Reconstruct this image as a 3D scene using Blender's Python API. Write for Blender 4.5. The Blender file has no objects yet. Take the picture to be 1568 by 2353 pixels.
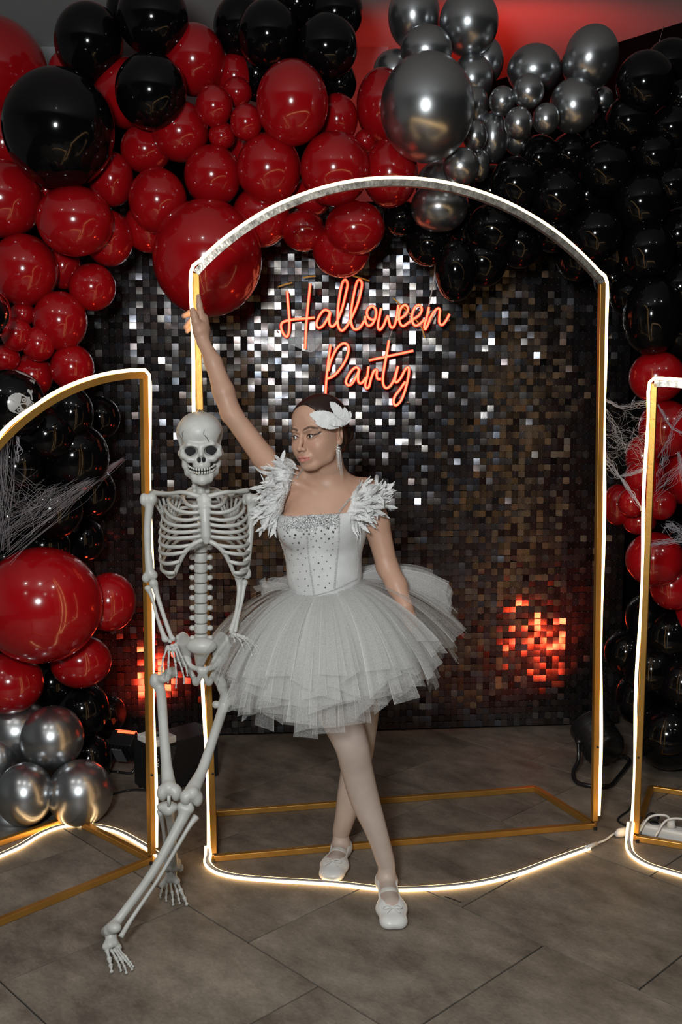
import bpy, bmesh, math, random
import numpy as np
from mathutils import Vector, Matrix, Euler
from mathutils.bvhtree import BVHTree

random.seed(7)
rng = np.random.default_rng(11)
SC = bpy.context.scene
COL = SC.collection
R = math.radians

# ------------------------------------------------------------------ camera
FPX, CX, CY = 2288.0, 784.0, 1176.5
PITCH, CAMH = R(6.3), 1.55
CAM = np.array([0.0, 0.0, CAMH])
cd = bpy.data.cameras.new('camera')
cam = bpy.data.objects.new('camera', cd)
COL.objects.link(cam)
cam.location = (0, 0, CAMH)
cam.rotation_euler = (R(90) - PITCH, 0, 0)
cd.sensor_fit = 'VERTICAL'
cd.sensor_height = 36.0
cd.lens = FPX / 2353.0 * 36.0
cd.clip_start = 0.05
SC.camera = cam

# ------------------------------------------------------------------ world, lights, exposure
w = bpy.data.worlds.new('world')
SC.world = w
w.use_nodes = True
w.node_tree.nodes['Background'].inputs[0].default_value = (0.5, 0.55, 0.62, 1)
w.node_tree.nodes['Background'].inputs[1].default_value = 0.005
SC.view_settings.view_transform = 'Standard'
SC.view_settings.look = 'None'
SC.view_settings.gamma = 1.0
SC.view_settings.use_curve_mapping = False
SC.view_settings.exposure = 0.0
SC.cycles.max_bounces = 10
SC.cycles.transparent_max_bounces = 40
SC.cycles.caustics_reflective = False
SC.cycles.caustics_refractive = False

def light(name, kind, loc, energy, color=(1, 1, 1), size=0.1, target=None, spot=None):
    ld = bpy.data.lights.new(name, kind)
    ld.energy = energy
    ld.color = color
    if kind == 'AREA':
        ld.shape = 'DISK'
        ld.size = size
    else:
        ld.shadow_soft_size = size
    if spot:
        ld.spot_size = R(spot)
        ld.spot_blend = 0.6
    o = bpy.data.objects.new(name, ld)
    COL.objects.link(o)
    o.location = loc
    if target is not None:
        o.rotation_euler = (Vector(target) - Vector(loc)).to_track_quat('-Z', 'Y').to_euler()
    return o

# photographer's flash in a round diffuser, a little above and left of the camera
light('flash', 'AREA', (-0.38, -0.05, 1.98), 66, (0.97, 1.0, 1.0), 0.40, (0.0, 3.6, 1.15))
# downlights of the room's ceiling, behind and above the camera
for lx in (-2.1, -0.75, 0.75, 2.1):
    for ly in (-2.2, -0.2, 1.7):
        light('downlight', 'SPOT', (lx + 0.1 * ly, ly, 3.38), 16, (1.0, 0.95, 0.88), 0.024, (lx, ly, 0), 140)
# red stage lamps
light('red_lamp_high', 'SPOT', (0.80, 5.0, 2.75), 17, (1.0, 0.035, 0.02), 0.05, (0.85, 5.9, 3.3), 150)
light('red_lamp_low', 'SPOT', (-0.92, 4.20, 0.18), 22, (1.0, 0.05, 0.02), 0.05, (-0.92, 4.55, 0.55), 120)
light('red_lamp_side', 'SPOT', (1.03, 4.19, 0.28), 22, (1.0, 0.06, 0.02), 0.05, (0.70, 4.63, 0.62), 120)

# ------------------------------------------------------------------ pixel -> place helpers
def ray(px, py):
    u = (px - CX) / FPX
    v = (py - CY) / FPX
    c, s = math.cos(PITCH), math.sin(PITCH)
    return np.array([u, c - v * s, -s - v * c])

def P(px, py, Y):
    d = ray(px, py)
    return CAM + d * (Y / d[1])

def PG(px, py, z=0.0):
    d = ray(px, py)
    return CAM + d * ((z - CAMH) / d[2])

def mpp(pt):                       # metres per photograph pixel at a point
    c, s = math.cos(PITCH), math.sin(PITCH)
    return (pt[1] * c + (CAMH - pt[2]) * s) / FPX

# ------------------------------------------------------------------ scene helpers
def tag(o, label=None, cat=None, group=None, kind=None):
    if label: o['label'] = label
    if cat: o['category'] = cat
    if group: o['group'] = group
    if kind: o['kind'] = kind
    return o

def empty(name, loc=(0, 0, 0), label=None, cat=None, group=None):
    o = bpy.data.objects.new(name, None)
    COL.objects.link(o)
    o.location = loc
    o.empty_display_size = 0.05
    return tag(o, label, cat, group)

def wmat(p):
    if p.parent is None: return p.matrix_basis.copy()
    return wmat(p.parent) @ p.matrix_parent_inverse @ p.matrix_basis

def link(name, me, parent=None):
    o = bpy.data.objects.new(name, me)
    COL.objects.link(o)
    if parent is not None:
        o.parent = parent
        o.matrix_parent_inverse = wmat(parent).inverted()
    return o

def npmesh(name, V, F, mat=None, smooth=True, cols=None):
    V = np.asarray(V, dtype=np.float32)
    me = bpy.data.meshes.new(name)
    if isinstance(F, np.ndarray) and F.ndim == 2:
        k = F.shape[1]
        nf = len(F)
        me.vertices.add(len(V)); me.vertices.foreach_set('co', V.ravel())
        me.loops.add(nf * k); me.loops.foreach_set('vertex_index', F.astype(np.int32).ravel())
        me.polygons.add(nf)
        me.polygons.foreach_set('loop_start', np.arange(0, nf * k, k, dtype=np.int32))
        me.update(calc_edges=True)
    else:
        me.from_pydata([tuple(map(float, v)) for v in V], [], F)
        me.update()
    me.polygons.foreach_set('use_smooth', np.full(len(me.polygons), smooth, dtype=bool))
    if cols is not None:
        a = me.attributes.new('Col', 'FLOAT_COLOR', 'POINT')
        c4 = np.ones((len(V), 4), dtype=np.float32); c4[:, :3] = cols
        a.data.foreach_set('color', c4.ravel())
    if mat is not None:
        me.materials.append(mat)
    return me

class MB:
    def __init__(s):
        s.v = []; s.f = []; s.m = []
    def add(s, vs, fs, mi=0):
        o = len(s.v)
        s.v.extend([tuple(map(float, q)) for q in vs])
        s.f.extend([tuple(i + o for i in q) for q in fs])
        s.m.extend([mi] * len(fs))
    def box(s, lo, hi, mi=0):
        x0, y0, z0 = lo; x1, y1, z1 = hi
        s.add([(x0,y0,z0),(x1,y0,z0),(x1,y1,z0),(x0,y1,z0),(x0,y0,z1),(x1,y0,z1),(x1,y1,z1),(x0,y1,z1)],
              [(0,3,2,1),(4,5,6,7),(0,1,5,4),(1,2,6,5),(2,3,7,6),(3,0,4,7)], mi)
    def sweep(s, pts, prof, nrm, closed=False, mi=0):
        """sweep a 2-D profile [(a,b)..]; a along side = t x n, b along n"""
        pts = [np.asarray(p, float) for p in pts]
        n = len(pts); k = len(prof)
        nrm = np.asarray(nrm, float); nrm /= np.linalg.norm(nrm)
        vs = []
        for i in range(n):
            a = pts[(i - 1) % n] if (i > 0 or closed) else None
            b = pts[(i + 1) % n] if (i < n - 1 or closed) else None
            t1 = (pts[i] - a) if a is not None else (b - pts[i])
            t2 = (b - pts[i]) if b is not None else (pts[i] - a)
            t1 = t1 / np.linalg.norm(t1); t2 = t2 / np.linalg.norm(t2)
            t = t1 + t2; t /= np.linalg.norm(t)
            side = np.cross(t, nrm); side /= np.linalg.norm(side)
            m = 1.0 / max(0.35, float(np.dot(t, t1)))
            for (pa, pb) in prof:
                vs.append(pts[i] + side * pa * m + nrm * pb)
        fs = []
        for i in range(n if closed else n - 1):
            i2 = (i + 1) % n
            for j in range(k):
                j2 = (j + 1) % k
                fs.append((i*k+j, i*k+j2, i2*k+j2, i2*k+j))
        if not closed:
            fs.append(tuple(range(k))[::-1]); fs.append(tuple((n-1)*k + j for j in range(k)))
        s.add(vs, fs, mi)
    def tube(s, pts, rad, seg=8, mi=0, flat=1.0):
        pts = [np.asarray(p, float) for p in pts]
        n = len(pts)
        if np.isscalar(rad): rad = [rad] * n
        t = [pts[min(i+1, n-1)] - pts[max(i-1, 0)] for i in range(n)]
        t = [q / (np.linalg.norm(q) + 1e-12) for q in t]
        ref = np.array([0, 0, 1.0]) if abs(t[0][2]) < 0.9 else np.array([0, 1.0, 0])
        u = np.cross(t[0], ref); u /= np.linalg.norm(u)
        vs = []
        for i in range(n):
            u = u - t[i] * np.dot(u, t[i]); u /= (np.linalg.norm(u) + 1e-12)
            vv = np.cross(t[i], u)
            for j in range(seg):
                a = 2 * math.pi * j / seg
                vs.append(pts[i] + (u * math.cos(a) + vv * math.sin(a) * flat) * rad[i])
        fs = []
        for i in range(n - 1):
            for j in range(seg):
                j2 = (j + 1) % seg
                fs.append((i*seg+j, i*seg+j2, (i+1)*seg+j2, (i+1)*seg+j))
        fs.append(tuple(range(seg))[::-1]); fs.append(tuple((n-1)*seg+j for j in range(seg)))
        s.add(vs, fs, mi)
    def ball(s, c, r, seg=10, rings=6, mi=0):
        c = np.asarray(c, float)
        r = np.array([r]*3) if np.isscalar(r) else np.asarray(r, float)
        vs = [c + r * np.array([0, 0, 1])]
        for i in range(1, rings):
            a = math.pi * i / rings
            for j in range(seg):
                b = 2 * math.pi * j / seg
                vs.append(c + r * np.array([math.sin(a)*math.cos(b), math.sin(a)*math.sin(b), math.cos(a)]))
        vs.append(c - r * np.array([0, 0, 1]))
        fs = [(0, 1 + j, 1 + (j+1) % seg) for j in range(seg)]
        for i in range(rings - 2):
            for j in range(seg):
                j2 = (j+1) % seg
                fs.append((1+i*seg+j, 1+(i+1)*seg+j, 1+(i+1)*seg+j2, 1+i*seg+j2))
        L = len(vs) - 1; o = 1 + (rings-2)*seg
        fs += [(L, o + (j+1) % seg, o + j) for j in range(seg)]
        s.add(vs, fs, mi)
    def mesh(s, name, mats, smooth=True):
        me = bpy.data.meshes.new(name)
        me.from_pydata(s.v, [], s.f)
        if not isinstance(mats, (list, tuple)): mats = [mats]
        for m in mats: me.materials.append(m)
        me.polygons.foreach_set('material_index', np.array(s.m, dtype=np.int32))
        me.polygons.foreach_set('use_smooth', np.full(len(s.f), smooth, dtype=bool))
        me.update()
        return me
    def build(s, name, mats, parent=None, smooth=True, bevel=0.0):
        o = link(name, s.mesh(name, mats, smooth), parent)
        if bevel:
            b = o.modifiers.new('bevel', 'BEVEL'); b.width = bevel; b.segments = 2; b.limit_method = 'ANGLE'
        return o

def spline(pts, n=8, closed=False):
    pts = [np.asarray(p, float) for p in pts]
    m = len(pts)
    out = []
    rngi = range(m) if closed else range(m - 1)
    for i in rngi:
        p1, p2 = pts[i], pts[(i+1) % m]
        p0 = pts[(i-1) % m] if (closed or i > 0) else 2*p1 - p2
        p3 = pts[(i+2) % m] if (closed or i < m-2) else 2*p2 - p1
        for j in range(n):
            t = j / n
            out.append(0.5*((2*p1) + (p2-p0)*t + (2*p0-5*p1+4*p2-p3)*t*t + (3*p1-p0-3*p2+p3)*t**3))
    if not closed: out.append(pts[-1])
    return out

def lerp_list(vals, n):
    x = np.linspace(0, len(vals) - 1, n)
    return np.interp(x, np.arange(len(vals)), vals)

# ------------------------------------------------------------------ materials
MATS = {}
def mat(name, color=(0.5,0.5,0.5), rough=0.5, metal=0.0, **kw):
    m = bpy.data.materials.new(name)
    m.use_nodes = True
    nt = m.node_tree
    b = nt.nodes['Principled BSDF']
    b.inputs['Base Color'].default_value = (*color, 1)
    b.inputs['Roughness'].default_value = rough
    b.inputs['Metallic'].default_value = metal
    if 'coat' in kw:
        b.inputs['Coat Weight'].default_value = kw['coat']
        b.inputs['Coat Roughness'].default_value = kw.get('coat_rough', 0.05)
    if 'spec' in kw: b.inputs['Specular IOR Level'].default_value = kw['spec']
    if 'sss' in kw:
        b.inputs['Subsurface Weight'].default_value = kw['sss']
        b.inputs['Subsurface Radius'].default_value = kw.get('sss_r', (1, 0.4, 0.2))
        b.inputs['Subsurface Scale'].default_value = kw.get('sss_s', 0.01)
    if 'sheen' in kw: b.inputs['Sheen Weight'].default_value = kw['sheen']
    if 'alpha' in kw: b.inputs['Alpha'].default_value = kw['alpha']
    if 'trans' in kw: b.inputs['Transmission Weight'].default_value = kw['trans']
    if 'emit' in kw:
        b.inputs['Emission Color'].default_value = (*kw['emit'], 1)
        b.inputs['Emission Strength'].default_value = kw.get('emit_s', 1)
    if kw.get('vcol'):
        a = nt.nodes.new('ShaderNodeAttribute'); a.attribute_name = 'Col'
        nt.links.new(a.outputs['Color'], b.inputs['Base Color'])
    if 'noise' in kw:                 # (scale, amount) colour variation in object space
        sc, amt = kw['noise']
        tc = nt.nodes.new('ShaderNodeTexCoord')
        nz = nt.nodes.new('ShaderNodeTexNoise'); nz.inputs['Scale'].default_value = sc; nz.inputs['Detail'].default_value = 6
        mr = nt.nodes.new('ShaderNodeMapRange')
        mr.inputs[1].default_value = 0.3; mr.inputs[2].default_value = 0.7
        mr.inputs[3].default_value = 1 - amt; mr.inputs[4].default_value = 1 + amt
        mx = nt.nodes.new('ShaderNodeVectorMath'); mx.operation = 'SCALE'
        nt.links.new(tc.outputs['Object'], nz.inputs['Vector'])
        nt.links.new(nz.outputs['Fac'], mr.inputs[0])
        if kw.get('vcol'):
            nt.links.new(a.outputs['Color'], mx.inputs[0])
        else:
            mx.inputs[0].default_value = color
        nt.links.new(mr.outputs[0], mx.inputs['Scale'])
        nt.links.new(mx.outputs[0], b.inputs['Base Color'])
    if 'bump' in kw:                  # (scale, strength, distance)
        sc, st, di = kw['bump']
        tc2 = nt.nodes.new('ShaderNodeTexCoord')
        nz2 = nt.nodes.new('ShaderNodeTexNoise'); nz2.inputs['Scale'].default_value = sc; nz2.inputs['Detail'].default_value = 4
        bp = nt.nodes.new('ShaderNodeBump'); bp.inputs['Strength'].default_value = st; bp.inputs['Distance'].default_value = di
        nt.links.new(tc2.outputs['Object'], nz2.inputs['Vector'])
        nt.links.new(nz2.outputs['Fac'], bp.inputs['Height'])
        nt.links.new(bp.outputs['Normal'], b.inputs['Normal'])
    MATS[name] = m
    return m

mat('red_latex', (0.36, 0.0045, 0.008), 0.16, coat=0.7, coat_rough=0.03, spec=0.5)
mat('black_latex', (0.003, 0.003, 0.0035), 0.10, spec=0.34)
mat('chrome_latex', (0.46, 0.475, 0.49), 0.28, 0.95)
mat('gold', (0.58, 0.30, 0.065), 0.38, 0.75, noise=(9, 0.10), bump=(60, 0.15, 0.002))
mat('foil', (0.42, 0.39, 0.34), 0.42, 0.85, noise=(55, 0.55), bump=(70, 0.5, 0.003))
mat('led', (0.9, 0.9, 0.9), 0.5, emit=(1.0, 0.62, 0.26), emit_s=5.5)
mat('led_backing', (0.32, 0.32, 0.33), 0.5)
mat('white_plastic', (0.75, 0.74, 0.71), 0.4)
mat('black_plastic', (0.012, 0.012, 0.013), 0.38)
mat('black_metal', (0.010, 0.010, 0.011), 0.28)
mat('dark_grey', (0.10, 0.10, 0.105), 0.5)
mat('print_grey', (0.42, 0.43, 0.43), 0.35, coat=0.3)
mat('print_black', (0.008, 0.008, 0.008), 0.3)
mat('print_white', (0.75, 0.75, 0.75), 0.5)
mat('wall_paint', (0.50, 0.51, 0.52), 0.8, noise=(3, 0.04))
mat('ceiling_paint', (0.62, 0.62, 0.62), 0.85, noise=(3, 0.04))
mat('dark_wall', (0.002, 0.002, 0.0024), 0.85, spec=0.08, noise=(5, 0.2))
mat('drape', (0.003, 0.003, 0.0034), 0.9, spec=0.1)
mat('neon_core', (1, 0.5, 0.3), 0.5, emit=(1.0, 0.21, 0.095), emit_s=1.65)
mat('neon_sleeve', (0.6, 0.02, 0.01), 0.4, emit=(1.0, 0.03, 0.012), emit_s=0.6)  # self-lit red border, stands in for the halo round the tubes
mat('tie_gold', (0.55, 0.30, 0.06), 0.4, emit=(1.0, 0.5, 0.08), emit_s=0.15)  # gold with a faint warm glow added to the colour
mat('red_glow', (1, 0.1, 0.05), 0.5, emit=(1.0, 0.10, 0.03), emit_s=3.0)

def glass_mix(name, color, fac, rough=0.02):
    m = bpy.data.materials.new(name); m.use_nodes = True
    nt = m.node_tree; nt.nodes.clear()
    o = nt.nodes.new('ShaderNodeOutputMaterial')
    t = nt.nodes.new('ShaderNodeBsdfTransparent'); t.inputs[0].default_value = (*color, 1)
    g = nt.nodes.new('ShaderNodeBsdfGlossy'); g.inputs['Roughness'].default_value = rough
    fr = nt.nodes.new('ShaderNodeFresnel'); fr.inputs[0].default_value = fac
    mx = nt.nodes.new('ShaderNodeMixShader')
    nt.links.new(fr.outputs[0], mx.inputs[0]); nt.links.new(t.outputs[0], mx.inputs[1]); nt.links.new(g.outputs[0], mx.inputs[2])
    nt.links.new(mx.outputs[0], o.inputs[0])
    MATS[name] = m
glass_mix('clear_latex', (0.93, 0.93, 0.93), 1.25)
glass_mix('acrylic', (0.96, 0.96, 0.96), 1.06, 0.05)

def veil(name, color, alpha, transl=0.4):
    m = bpy.data.materials.new(name); m.use_nodes = True
    nt = m.node_tree; nt.nodes.clear()
    o = nt.nodes.new('ShaderNodeOutputMaterial')
    t = nt.nodes.new('ShaderNodeBsdfTransparent')
    d = nt.nodes.new('ShaderNodeBsdfDiffuse'); d.inputs[0].default_value = (*color, 1)
    tr = nt.nodes.new('ShaderNodeBsdfTranslucent'); tr.inputs[0].default_value = (*color, 1)
    m1 = nt.nodes.new('ShaderNodeMixShader'); m1.inputs[0].default_value = transl
    m2 = nt.nodes.new('ShaderNodeMixShader'); m2.inputs[0].default_value = alpha
    nt.links.new(d.outputs[0], m1.inputs[1]); nt.links.new(tr.outputs[0], m1.inputs[2])
    nt.links.new(t.outputs[0], m2.inputs[1]); nt.links.new(m1.outputs[0], m2.inputs[2])
    nt.links.new(m2.outputs[0], o.inputs[0])
    MATS[name] = m
    return m
def tulle_grain(m):
    nt = m.node_tree
    mix = [n for n in nt.nodes if n.type == 'MIX_SHADER' and abs(n.inputs[0].default_value - 0.30) < 1e-4][-1]
    tc = nt.nodes.new('ShaderNodeTexCoord'); nz = nt.nodes.new('ShaderNodeTexNoise')
    nz.inputs['Scale'].default_value = 260; nz.inputs['Detail'].default_value = 2
    mr = nt.nodes.new('ShaderNodeMapRange'); mr.inputs[1].default_value = 0.35; mr.inputs[2].default_value = 0.7; mr.inputs[3].default_value = 0.20; mr.inputs[4].default_value = 0.42
    nt.links.new(tc.outputs['Object'], nz.inputs['Vector']); nt.links.new(nz.outputs['Fac'], mr.inputs[0]); nt.links.new(mr.outputs[0], mix.inputs[0])
tulle_grain(veil('tulle', (0.70, 0.705, 0.695), 0.30, 0.31))
veil('tulle_fold', (0.78, 0.78, 0.78), 0.55, 0.30)
veil('web', (0.70, 0.69, 0.75), 0.5, 0.3)

# floor tile: mottled grey brown concrete, each tile a little different
def floor_mat():
    m = mat('concrete_tile', (0.15, 0.13, 0.11), 0.55)
    nt = m.node_tree; b = nt.nodes['Principled BSDF']
    tc = nt.nodes.new('ShaderNodeTexCoord'); oi = nt.nodes.new('ShaderNodeObjectInfo')
    ad = nt.nodes.new('ShaderNodeVectorMath'); ad.operation = 'MULTIPLY_ADD'
    cmb = nt.nodes.new('ShaderNodeCombineXYZ')
    mul = nt.nodes.new('ShaderNodeMath'); mul.operation = 'MULTIPLY'; mul.inputs[1].default_value = 37.0
    nt.links.new(oi.outputs['Random'], mul.inputs[0])
    for i in range(3): nt.links.new(mul.outputs[0], cmb.inputs[i])
    ad.inputs[1].default_value = (1.0, 1.6, 1.0)
    nt.links.new(tc.outputs['Object'], ad.inputs[0]); nt.links.new(cmb.outputs[0], ad.inputs[2])
    n1 = nt.nodes.new('ShaderNodeTexNoise'); n1.inputs['Scale'].default_value = 4.5; n1.inputs['Detail'].default_value = 8; n1.inputs['Roughness'].default_value = 0.68
    n2 = nt.nodes.new('ShaderNodeTexNoise'); n2.inputs['Scale'].default_value = 90; n2.inputs['Detail'].default_value = 3
    nt.links.new(ad.outputs[0], n1.inputs['Vector']); nt.links.new(ad.outputs[0], n2.inputs['Vector'])
    cr = nt.nodes.new('ShaderNodeValToRGB')
    e = cr.color_ramp.elements
    e[0].position = 0.34; e[0].color = (0.100, 0.082, 0.065, 1)
    e[1].position = 0.70; e[1].color = (0.265, 0.224, 0.180, 1)
    nt.links.new(n1.outputs['Fac'], cr.inputs[0])
    mr = nt.nodes.new('ShaderNodeMapRange'); mr.inputs[1].default_value = 0.3; mr.inputs[2].default_value = 0.7; mr.inputs[3].default_value = 0.86; mr.inputs[4].default_value = 1.14
    nt.links.new(n2.outputs['Fac'], mr.inputs[0])
    mx = nt.nodes.new('ShaderNodeVectorMath'); mx.operation = 'SCALE'
    nt.links.new(cr.outputs[0], mx.inputs[0]); nt.links.new(mr.outputs[0], mx.inputs['Scale'])
    nt.links.new(mx.outputs[0], b.inputs['Base Color'])
    bp = nt.nodes.new('ShaderNodeBump'); bp.inputs['Strength'].default_value = 0.25; bp.inputs['Distance'].default_value = 0.0015
    nt.links.new(n2.outputs['Fac'], bp.inputs['Height']); nt.links.new(bp.outputs[0], b.inputs['Normal'])
floor_mat()
mat('grout', (0.012, 0.011, 0.010), 0.9)

# shimmer tile: dark mirror foil, each tile its own faint tint
def shimmer_mat(name, use_attr):
    m = mat(name, (0.1, 0.1, 0.11), 0.19, 0.92)
    nt = m.node_tree; b = nt.nodes['Principled BSDF']
    cr = nt.nodes.new('ShaderNodeValToRGB')
    e = cr.color_ramp.elements
    e[0].position = 0; e[0].color = (0.040, 0.040, 0.043, 1)
    e[1].position = 1; e[1].color = (0.10, 0.10, 0.107, 1)
    for pos, c in ((0.25, (0.11, 0.10, 0.09, 1)), (0.5, (0.085, 0.095, 0.115, 1)), (0.75, (0.10, 0.08, 0.075, 1))):
        q = e.new(pos); q.color = c
    if use_attr:
        a = nt.nodes.new('ShaderNodeAttribute'); a.attribute_name = 'Col'
        nt.links.new(a.outputs['Fac'], cr.inputs[0])
    else:
        a = nt.nodes.new('ShaderNodeObjectInfo')
        nt.links.new(a.outputs['Random'], cr.inputs[0])
    nt.links.new(cr.outputs[0], b.inputs['Base Color'])
    tc = nt.nodes.new('ShaderNodeTexCoord')
    nz = nt.nodes.new('ShaderNodeTexNoise'); nz.inputs['Scale'].default_value = 70; nz.inputs['Detail'].default_value = 2
    bp = nt.nodes.new('ShaderNodeBump'); bp.inputs['Strength'].default_value = 0.10; bp.inputs['Distance'].default_value = 0.0010
    nt.links.new(tc.outputs['Object'], nz.inputs['Vector']); nt.links.new(nz.outputs['Fac'], bp.inputs['Height'])
    nt.links.new(bp.outputs[0], b.inputs['Normal'])
shimmer_mat('shimmer_one', False)
shimmer_mat('shimmer_many', True)
mat('pin', (0.55, 0.55, 0.56), 0.25, 0.6)
# ================================================================== the room
def quad_obj(name, pts, m, kind='structure'):
    b = MB(); b.add(pts, [tuple(range(len(pts)))])
    o = b.build(name, MATS[m], smooth=False)
    if kind: o['kind'] = kind
    return o
CEIL = 3.45
fl = MB(); fl.box((-4.5, -4.0, -0.05), (4.5, 7.2, -0.004))
floor = fl.build('floor', MATS['grout'], smooth=False); floor['kind'] = 'structure'
# tiles in running bond, rows turned about 44 degrees to the camera
TS, TH = 0.602, R(44.0)
U = np.array([math.sin(TH), -math.cos(TH), 0]); V_ = np.array([math.cos(TH), math.sin(TH), 0])
tb = MB(); g = 0.0027; h2 = TS / 2 - g
bv = 0.0003
tb.add([(-h2,-h2,-0.004),(h2,-h2,-0.004),(h2,h2,-0.004),(-h2,h2,-0.004),
        (-h2,-h2,-bv),(h2,-h2,-bv),(h2,h2,-bv),(-h2,h2,-bv),
        (-h2+bv,-h2+bv,0),(h2-bv,-h2+bv,0),(h2-bv,h2-bv,0),(-h2+bv,h2-bv,0)],
       [(0,1,5,4),(1,2,6,5),(2,3,7,6),(3,0,4,7),(4,5,9,8),(5,6,10,9),(6,7,11,10),(7,4,8,11),(8,9,10,11)])
tile_me = tb.mesh('floor_tile', MATS['concrete_tile'], smooth=False)
v0 = 1.094 - TS * 4
for r in range(0, 14):
    vv = v0 + TS * (r + 0.5)
    off = 0.0 if r % 2 == 1 else TS / 2
    for c in range(-14, 8):
        uu = -2.143 + off + TS * (c + 0.5)
        p = U * uu + V_ * vv
        if not (-2.6 < p[0] < 2.6 and 1.2 < p[1] < 6.6): continue
        o = link('floor_tile', tile_me, floor)
        o.location = (p[0], p[1], 0.0)
        o.rotation_euler = (0, 0, math.atan2(U[1], U[0]))
        o.matrix_parent_inverse = Matrix.Identity(4)

xc = P(893, 60, 5.6)[0]
def slab(name, lo, hi, m):
    b = MB(); b.box(lo, hi); o = b.build(name, MATS[m], smooth=False); o['kind'] = 'structure'; return o
slab('ceiling', (-4.5, -4.0, CEIL), (4.5, 7.2, CEIL + 0.08), 'ceiling_paint')
slab('wall_back', (-4.5, 5.6, 0), (xc, 5.7, CEIL), 'wall_paint')
slab('wall_recess', (xc - 0.1, 6.4, 0), (4.5, 6.5, CEIL), 'wall_paint')
slab('wall_return', (xc - 0.1, 5.7, 0), (xc, 6.4, CEIL), 'wall_paint')
# dark wall crossing behind on the right, its head meets the ceiling
A = np.array([1.02, 6.05]); B = np.array([2.9, 3.90])
t = (B - A) / np.linalg.norm(B - A); nn = np.array([t[1], -t[0]])
A2 = A - t * 0.3; B2 = B + t * 1.5
C2, D2 = B2 - nn * 0.1, A2 - nn * 0.1
bb = MB()
vs = [(q[0], q[1], z) for z in (0, CEIL) for q in (A2, B2, C2, D2)]
bb.add(vs, [(0,1,2,3),(7,6,5,4),(0,4,5,1),(1,5,6,2),(2,6,7,3),(3,7,4,0)])
o = bb.build('wall_right', MATS['dark_wall'], smooth=False); o['kind'] = 'structure'
slab('wall_left', (-4.6, -4.0, 0), (-4.5, 5.7, CEIL), 'wall_paint')

# dark folded sheet added behind balloons and shimmer panel to blacken the gaps
dr = MB(); xs = np.linspace(-2.2, 2.05, 220); vs = []
for x in xs:
    yy = 4.74 + 0.09 * x + 0.018 * math.sin(x * 31) + 0.008 * math.sin(x * 77 + 1)
    vs.append((x, yy, 0.0)); vs.append((x, yy, 2.84 if x < 0.0 else (2.42 if x < 0.75 else 2.86))); 
dr.add(vs, [(2*i, 2*i+2, 2*i+3, 2*i+1) for i in range(len(xs)-1)])
o = dr.build('drape', MATS['drape'])
m = o.modifiers.new('solid', 'SOLIDIFY'); m.thickness = 0.004
tag(o, 'plain black cloth hanging behind the shimmer panel and balloons', 'drape')

# ================================================================== shimmer panel
BY = lambda x: 4.555 + 0.09 * x
ang = math.atan(0.09)
PIT = 0.0305
x_left, x_right = -1.24, 1.36
ncol = int((x_right - x_left) / PIT); nrow = 79
back = empty('shimmer_backdrop', (0.06, BY(0.06), 0), 'tall backdrop of dark shimmering square tiles behind the gold arch', 'backdrop')
b = MB()
sx, sy = math.cos(ang), math.sin(ang)
def bp_(s, z, d):            # along the panel, height, distance in front
    return np.array([x_left, BY(x_left), 0]) + np.array([sx, sy, 0]) * s + np.array([sy, -sx, 0]) * d + np.array([0, 0, z])
Wd = ncol * PIT
q = [bp_(a, z, d) for d in (-0.004, -0.02) for z in (0.005, nrow * PIT + 0.03) for a in (0, Wd)]
b.add(q, [(0,1,3,2),(4,6,7,5),(0,4,5,1),(2,3,7,6),(0,2,6,4),(1,5,7,3)])
b.build('panel_board', MATS['drape'], back, smooth=False)

hw = 0.0147
def tile_geo():
    vs = []; n = 2
    for j in range(n+1):
        for i in range(n+1):
            x = -hw + 2*hw*i/n; z = -hw + 2*hw*j/n
            bul = 0.00022 * (1 - (z/hw)**2) + 0.00006 * (1 - (x/hw)**2)
            vs.append((x, -0.0008 - bul, z - hw))
    fs = [(j*(n+1)+i, j*(n+1)+i+1, (j+1)*(n+1)+i+1, (j+1)*(n+1)+i) for j in range(n) for i in range(n)]
    o = len(vs)
    vs += [vs[0], vs[2], vs[8], vs[6]]
    vs += [(-hw, 0.0003, -2*hw), (hw, 0.0003, -2*hw), (hw, 0.0003, 0), (-hw, 0.0003, 0)]
    fs += [(o+7, o+6, o+5, o+4)]
    fs += [(o+i, o+4+i, o+4+(i+1) % 4, o+(i+1) % 4) for i in range(4)]
    return np.array(vs), fs
tv, tf = tile_geo()
tmp = MB(); tmp.add(tv, tf)
tile_one = tmp.mesh('shimmer_tile', MATS['shimmer_one'], smooth=True)
allv, allf, allc = [], [], []
pinb = MB()
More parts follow.
